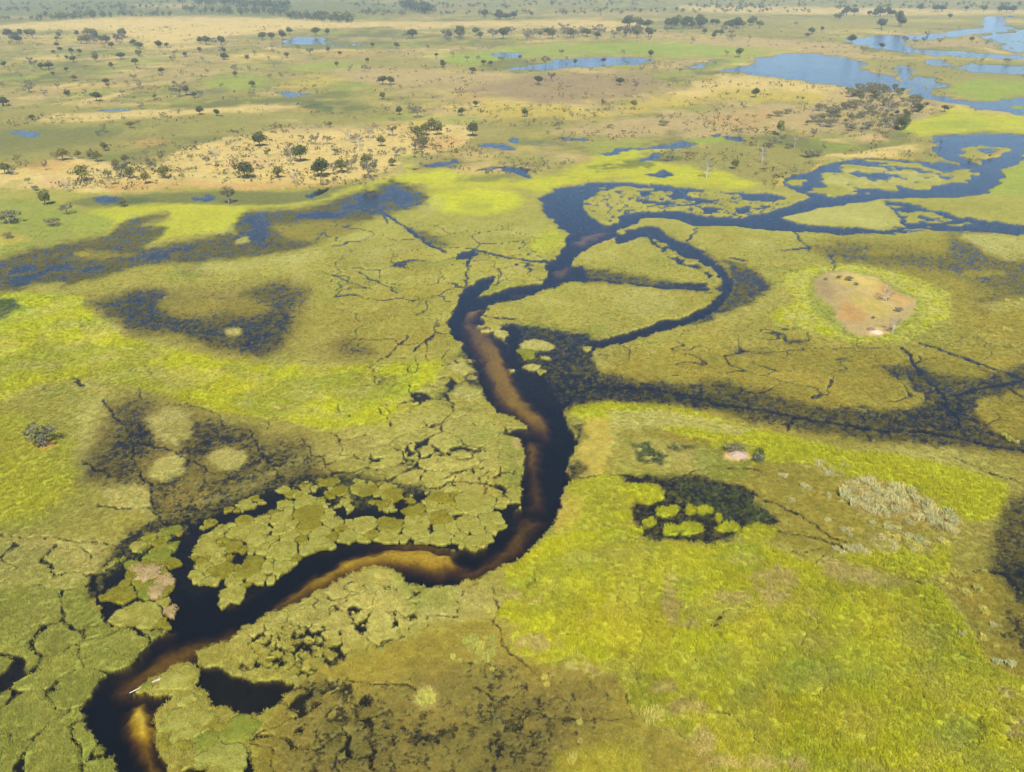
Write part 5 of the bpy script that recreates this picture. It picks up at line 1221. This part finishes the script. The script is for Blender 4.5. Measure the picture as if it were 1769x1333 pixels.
for a in [(503, 281, 33, 'G', .8), (192, 323, 26, 'P', 1.3), (212, 309, 27, 'G'), (226, 311, 22, 'O'), (253, 320, 22, 'O', .9), (285, 310, 22, 'O', 1.2), (263, 298, 25, 'G', 1.1), (217, 284, 16, 'O', 1.2), (201, 294, 18, 'O'), (373, 284, 31, 'S', .8), (280, 282, 17, 'G', .8), (358, 288, 17, 'G', .8), (330, 280, 12, 'G'), (481, 310, 21, 'O', 1.1), (510, 318, 27, 'S', .8), (465, 291, 31, 'P'), (80, 355, 27, 'O', 1.0), (119, 332, 23, 'S', .9), (10, 303, 20, 'O', 1.3), (22, 304, 14, 'G', 1.2), (109, 279, 21, 'O', 1.2), (96, 279, 15, 'G'), (122, 278, 14, 'G'), (136, 276, 15, 'O'), (168, 281, 19, 'O', 1.2), (157, 276, 15, 'O'), (181, 262, 16, 'O', 1.1), (180, 230, 15, 'G', 1.1), (226, 222, 12, 'O', 1.4), (240, 216, 8, 'G'), (80, 296, 17, 'G', .8), (29, 283, 15, 'G'), (339, 252, 8, 'O'), (404, 246, 21, 'P'), (412, 246, 19, 'P'), (547, 252, 20, 'G'), (538, 250, 14, 'G'), (566, 251, 16, 'G', 1.2), (212, 358, 14, 'O', 1.4), (577, 304, 20, 'G'), (590, 301, 25, 'O', 1.1), (600, 302, 18, 'G'), (117, 371, 19, 'G', 1.2), (92, 391, 14, 'B', 1.2), (18, 386, 22, 'B', 1.2), (14, 413, 10, 'B', 1.3), (50, 320, 12, 'G'), (62, 330, 9, 'B'),
          (725, 269, 26, 'G', .9), (717, 262, 24, 'G', .9), (732, 258, 22, 'O'), (722, 246, 26, 'O', 1.0), (735, 236, 22, 'O', 1.1), (746, 228, 22, 'O', 1.1), (757, 235, 24, 'O', 1.0), (714, 232, 20, 'G'), (678, 237, 19, 'G'), (639, 242, 25, 'S', .8), (620, 255, 24, 'S'), (659, 255, 18, 'O', 1.1), (603, 245, 20, 'S'), (612, 249, 16, 'G'), (685, 272, 16, 'G', 1.2), (697, 268, 13, 'G'), (678, 289, 14, 'O', 1.3), (637, 310, 30, 'G', 1.0), (634, 291, 24, 'O', 1.1), (646, 300, 24, 'G'), (608, 296, 21, 'G'), (580, 270, 20, 'G'), (615, 280, 12, 'G'), (548, 290, 9, 'B'), (640, 270, 12, 'G'), (666, 300, 12, 'G'), (690, 199, 15, 'E', .9), (712, 196, 18, 'G', 1.1), (722, 204, 20, 'G', 1.2), (797, 201, 14, 'E', 1.0), (822, 186, 11, 'E'), (907, 203, 14, 'E', .9),
          (966, 225, 15, 'G'), (1347 - 13, 255, 18, 'G', 1.2), (1352, 248, 16, 'G'), (1316, 282, 29, 'S', .8), (1322, 264, 18, 'G'), (1269, 293, 18, 'O', 1.0), (1372, 255, 22, 'S'), (1405, 238, 16, 'G'), (1423, 262, 18, 'G', .6), (1396, 272, 12, 'B', 1.5), (1412, 270, 10, 'B', 1.3), (1364, 257, 9, 'B', 1.2), (1147, 218, 9, 'B', 1.5), (1345, 202, 9, 'B', 1.6), (1360, 198, 9, 'B', 1.2), (1328, 205, 7, 'B', 1.2), (1632, 194, 12, 'E', 1.1), (1305, 169, 17, 'E', 1.0),
          (168, 176, 16, 'E', 1.2), (78, 167, 11, 'G', 1.3), (310, 168, 28, 'G', 1.2), (298, 164, 16, 'G'), (322, 165, 16, 'O'), (346, 167, 11, 'G', 1.4), (241, 152, 13, 'G'), (7, 184, 16, 'E', 1.3), (56, 208, 10, 'E', 1.3), (244, 189, 12, 'G', 1.2), (346, 199, 15, 'E'), (375, 201, 12, 'E', 1.1), (516, 193, 15, 'P', 1.2), (437, 167, 13, 'G', 1.2), (268, 172, 10, 'O'), (51, 160, 13, 'G', 1.6), (570, 221, 10, 'O', 1.2), (100, 154, 9, 'G'), (468, 223, 7, 'G'), (221, 150, 10, 'G'), (170, 234, 8, 'B'), (135, 190, 8, 'G'),
          (388, 104, 11, 'E', 1.6), (234, 113, 12, 'E', 1.1), (210, 103, 12, 'E', 1.4), (166, 108, 18, 'O', .8), (127, 108, 11, 'E', 1.2), (116, 104, 8, 'E'), (85, 120, 13, 'E', 1.5), (72, 121, 12, 'E'), (60, 118, 14, 'G', 1.1), (52, 108, 9, 'G', 1.3), (8, 116, 10, 'E', 1.2), (193, 118, 10, 'E'), (405, 125, 13, 'G', 1.2), (431, 124, 10, 'G'), (320, 99, 9, 'E'), (351, 106, 9, 'G', 1.2), (275, 84, 13, 'E', 1.2), (288, 83, 9, 'E'), (383, 79, 16, 'E'), (370, 79, 13, 'G', 1.2), (357, 78, 15, 'E', 1.1), (346, 76, 12, 'E'), (453, 70, 14, 'E', 1.1), (470, 70, 13, 'E', 1.2), (488, 69, 17, 'E', .9), (500, 60, 13, 'E'), (546, 62, 14, 'E', 1.2), (566, 60, 10, 'E', 1.1), (231, 79, 11, 'E', 1.2), (242, 85, 11, 'E', 1.3), (193, 84, 11, 'E'), (139, 94, 9, 'E'), (123, 92, 9, 'E', 1.2), (536, 97, 14, 'G'), (515, 89, 11, 'G'), (470, 85, 9, 'G'), (100, 101, 8, 'G'),
          (661, 147, 15, 'E', 1.2), (675, 147, 14, 'E', 1.2), (817, 128, 11, 'E', 1.2), (931, 147, 15, 'E', 1.2), (953, 141, 15, 'G'), (1071, 148, 13, 'E', 1.2), (1100, 150, 13, 'G', 1.2), (661, 172, 12, 'E'), (1041, 184, 12, 'O', .7), (1095, 188, 14, 'O', 1.0), (630, 125, 12, 'G', 1.4), (604, 125, 10, 'G'), (754, 99, 7, 'E', 1.2), (783, 99, 13, 'G', .8), (807, 106, 9, 'G'), (866, 108, 10, 'G', 1.2), (943, 113, 15, 'G', 1.2), (922, 111, 10, 'G', 1.3), (1124, 99, 12, 'E', 1.0), (1077, 96, 9, 'G'), (970, 96, 10, 'G'), (685, 84, 11, 'E', 1.1), (644, 82, 8, 'E'), (739, 86, 8, 'G'), (712, 67, 16, 'E', 1.3), (700, 66, 12, 'G'), (1175, 127, 9, 'G'), (1155, 152, 7, 'G', 1.4), (1020, 124, 7, 'G', 1.3),
          (1276, 99, 15, 'E', 1.0), (1255, 97, 9, 'G', 1.2), (1250, 57, 14, 'G', 1.2), (1471, 76, 16, 'E', 1.2), (1522, 50, 17, 'E', 1.2), (1556, 46, 16, 'E', 1.4), (1552, 46, 26, 'E', .6), (1491, 93, 12, 'G', 1.2), (1523, 84, 10, 'E', 1.2), (1562, 76, 13, 'G'), (1580, 77, 12, 'G', 1.2), (1596, 77, 14, 'G'), (1623, 77, 10, 'G', 1.2), (1678, 73, 9, 'E'), (1708, 77, 10, 'G', 1.2), (1600, 66, 12, 'G'), (1197, 74, 10, 'G'), (1740, 108, 7, 'B', 1.4), (1420, 54, 8, 'E'), (1375, 45, 7, 'G'), (1640, 33, 9, 'E')]:
    T(*a)
def wood(line, n, h0, h1, kinds, dv, seed):
    r = random.Random(seed)
    for _ in range(n):
        k = r.randrange(len(line) - 1); f = r.random()
        (a, b), (c, d) = line[k], line[k + 1]
        T(a + (c - a) * f, b + (d - b) * f + r.uniform(-dv, dv), r.uniform(h0, h1), r.choice(kinds), r.uniform(.95, 1.35))
wood([(0, 70), (60, 68), (150, 70), (215, 72)], 30, 10, 17, 'EEGO', 7, 1)
wood([(770, 68), (860, 66), (960, 64), (1060, 64), (1190, 58)], 42, 11, 20, 'EGGGO', 5, 2)
wood([(810, 32), (900, 33)], 9, 9, 14, 'E', 2, 3)
wood([(1080, 46), (1169, 47), (1240, 46), (1330, 47)], 30, 10, 19, 'EEEO', 4, 4)
wood([(1450, 28), (1545, 27)], 10, 9, 14, 'E', 2, 5)
wood([(1588, 20), (1640, 20), (1700, 21), (1755, 21)], 12, 8, 12, 'E', 1.5, 6)
wood([(0, 88), (250, 96), (420, 90), (600, 104)], 26, 6, 11, 'GEGO', 14, 21)
wood([(0, 140), (200, 150), (400, 146), (600, 160)], 26, 7, 12, 'GGOE', 22, 22)
wood([(620, 110), (800, 112), (1000, 118), (1250, 112)], 16, 6, 10, 'GGE', 14, 23)
wood([(1180, 60), (1300, 66), (1420, 62)], 10, 6, 11, 'EG', 6, 24)
for r_, n_, ks in [(random.Random(9), 140, 'SGBGOSB'), (random.Random(10), 22, 'EOG')]:
    c = 0
    while c < n_:
        u, v = r_.uniform(1386, 1606), r_.uniform(155, 230)
        if not in_poly(THICKET, u, v) or (ks == 'EOG' and u < 1530): continue
        T(u, v, r_.uniform(8, 15), r_.choice(ks), r_.uniform(.9, 1.25)); c += 1
T(1557, 226, 24, 'E', .8, 'tall dark tree at the lower corner of the thicket by the yellow reeds')
# woods on the skyline that read as one mass
r = random.Random(44); V, F = [], []
def far_tree(u, v, hpx):
    x, y = to_ground(u, v); h = hpx / float(px_per_m(v)); x = float(x); y = float(y)
    lobes = [(x + r.uniform(-.3, .3) * h, y + r.uniform(-.3, .3) * h, h * r.uniform(.45, .75), h * r.uniform(.3, .45), h * .28) for _ in range(4)]
    tube(V, F, (x, y, 0), (x, y, h * .6), h * .04, h * .02, 4)
    leaves(V, F, r, lobes, 34, h * .13)
for (ua, va, ub, vb, n, h0, h1) in [(310, 6, 500, 16, 70, 9, 16), (320, 22, 500, 25, 50, 8, 13), (500, 31, 610, 38, 55, 8, 15), (690, 12, 750, 24, 40, 10, 18), (60, 34, 165, 30, 40, 7, 12), (175, 27, 300, 26, 40, 5, 9), (620, 24, 700, 26, 16, 6, 10), (0, 8, 320, 6, 40, 3, 6), (560, 2, 1300, 3, 60, 3, 6), (1180, 12, 1320, 14, 30, 6, 10), (1300, 4, 1769, 8, 60, 3, 6), (1440, 33, 1460, 31, 5, 8, 12), (-150, 66, 0, 70, 30, 9, 15), (-120, 40, 60, 36, 20, 6, 9), (900, 8, 1100, 10, 20, 4, 8), (0, 18, 310, 14, 60, 4, 8), (600, 10, 900, 14, 50, 4, 8), (1000, 20, 1400, 20, 60, 4, 8), (1330, 14, 1769, 12, 60, 4, 8), (760, 26, 1080, 24, 40, 5, 9)]:
    for _ in range(n):
        f = r.random(); far_tree(ua + (ub - ua) * f, va + (vb - va) * f + r.uniform(-3, 3), r.uniform(h0, h1))
for _ in range(260):
    far_tree(r.uniform(-300, 2070), r.uniform(-40, -2), r.uniform(2.5, 5))
fw = bpy.data.objects.new('far_woodland', to_mesh('far_woodland', V, F, LM['E'])); LINK(fw)
tag(fw, 'blue-grey far woodland fading into haze along the skyline', 'woodland', kind='stuff')

# dry scrub and grass tussocks over the savanna, past counting
r = random.Random(77); V, F = [], []
n_try = 0
while len(F) < 60000 and n_try < 40000:
    n_try += 1
    v = 45 + 285 * r.random() ** 1.25; u = r.uniform(-120, 1890)
    zz = float(look(Z, u, v))
    cc = look(COL, u, v)
    if zz < .15 or cc[0] < cc[1] * 1.12: continue          # only on dry straw-coloured ground
    x, y = [float(q) for q in to_ground(u, v)]
    if perlin(np.array([x / 60]), np.array([y / 60]), 5)[0] + .5 * perlin(np.array([x / 18]), np.array([y / 18]), 6)[0] < r.uniform(-.3, .6): continue
    h = r.choice((.5, .6, .8, 1.0, 1.2, 1.6, 2.2, 3.0))
    leaves(V, F, r, [(x + r.uniform(-h, h), y + r.uniform(-h, h), zz + h * .45, h * r.uniform(.5, 1.1), h * .5) for _ in range(2)], 9, h * .3)
sc = bpy.data.objects.new('dry_scrub', to_mesh('dry_scrub', V, F, leaf_mat('scrub_leaves', tuple(alb((150, 142, 98))), .4))); LINK(sc)
tag(sc, 'low dry scrub and tussocks dotted over the golden grassland', 'scrub', kind='stuff')
# ------------------------------------------------------------------ small things
gx, gy = to_ground(248, 1186); V, F = [], []
a = Vector((*[float(q) for q in to_ground(224, 1197)], .05)); b_ = Vector((*[float(q) for q in to_ground(286, 1172)], .3))
mid = a.lerp(b_, .5) + Vector((.1, .25, .08)); base = Vector((a.x, a.y, 0))
q = [p - base for p in (a, a.lerp(mid, .6), mid, b_)]
for (p0, p1, r0, r1) in [(q[0], q[1], .07, .14), (q[1], q[2], .14, .19), (q[2], q[3], .19, .24)]: tube(V, F, p0, p1, r0, r1, 8)
lg = bpy.data.objects.new('fallen_log', to_mesh('fallen_log', V, F, bark_mat('bleached_wood', (.5, .46, .38)))); LINK(lg); lg.location = base
tag(lg, 'bleached fallen log lying in the brown water at the spit', 'log')
V, F = [], []
for k in range(4):
    p0 = q[1].lerp(q[3], .2 + .2 * k); tube(V, F, p0, p0 + Vector((.5 - .3 * k, -.7 + .35 * k, .5)), .05, .02, 5)
br = bpy.data.objects.new('branch', to_mesh('branch', V, F, lg.data.materials[0])); br.parent = lg; LINK(br)
def mound(name, u, v, rx, h, label, cat, col):
    x, y = [float(t) for t in to_ground(u, v)]
    bm = bmesh.new(); bmesh.ops.create_icosphere(bm, subdivisions=4, radius=1)
    co = np.array([p.co[:] for p in bm.verts]); n_ = 1 + .22 * fbm(co[:, 0] * 2 + u, co[:, 1] * 2 + co[:, 2], 1.0, 3, 6)
    for p, k in zip(bm.verts, n_):
        rr = math.hypot(p.co.x, p.co.y)
        p.co = (p.co.x * rx * k, p.co.y * rx * k * .8, max(-.3, h * k * (1 - rr) ** .8 if p.co.z > 0 else -.3))
    me = bpy.data.meshes.new(name); bm.to_mesh(me); bm.free(); me.materials.append(bark_mat(name + '_soil', col))
    o = bpy.data.objects.new(name, me); LINK(o); o.location = (x, y, max(0, float(ground_z(x, y))))
    tag(o, label, cat)
mound('termite_mound', 1274, 789, 2.6, 1.1, 'bare pinkish termite mound ringed by green bushes near the dark reed pond', 'termite mound', (.34, .25, .17))
mound('sand_mound', 1513, 577, 2.4, .8, 'pale sand mound at the rim of the sandy island', 'mound', (.48, .38, .25))
mound('brush_heap', 1503, 572, 1.6, 1.0, 'brown brush heap beside the pale mound on the sandy island', 'brush heap', (.16, .12, .07))
# ------------------------------------------------------------------ the air between
haze = box('haze', -60000, 60000, -2000, 60000, -7.0, CAM_H + 6.0)
hm, nt, N, L = new_mat('haze_air')
out = N('ShaderNodeOutputMaterial')
pv = N('ShaderNodeVolumePrincipled')
pv.inputs['Color'].default_value = (0.70, 0.86, 1.0, 1)
pv.inputs['Density'].default_value = 0.000115
pv.inputs['Anisotropy'].default_value = 0.0
L(pv.outputs[0], out.inputs['Volume'])
haze.data.materials.append(hm)
tag(haze, 'pale dusty haze filling the air over the delta', 'haze', kind='stuff')
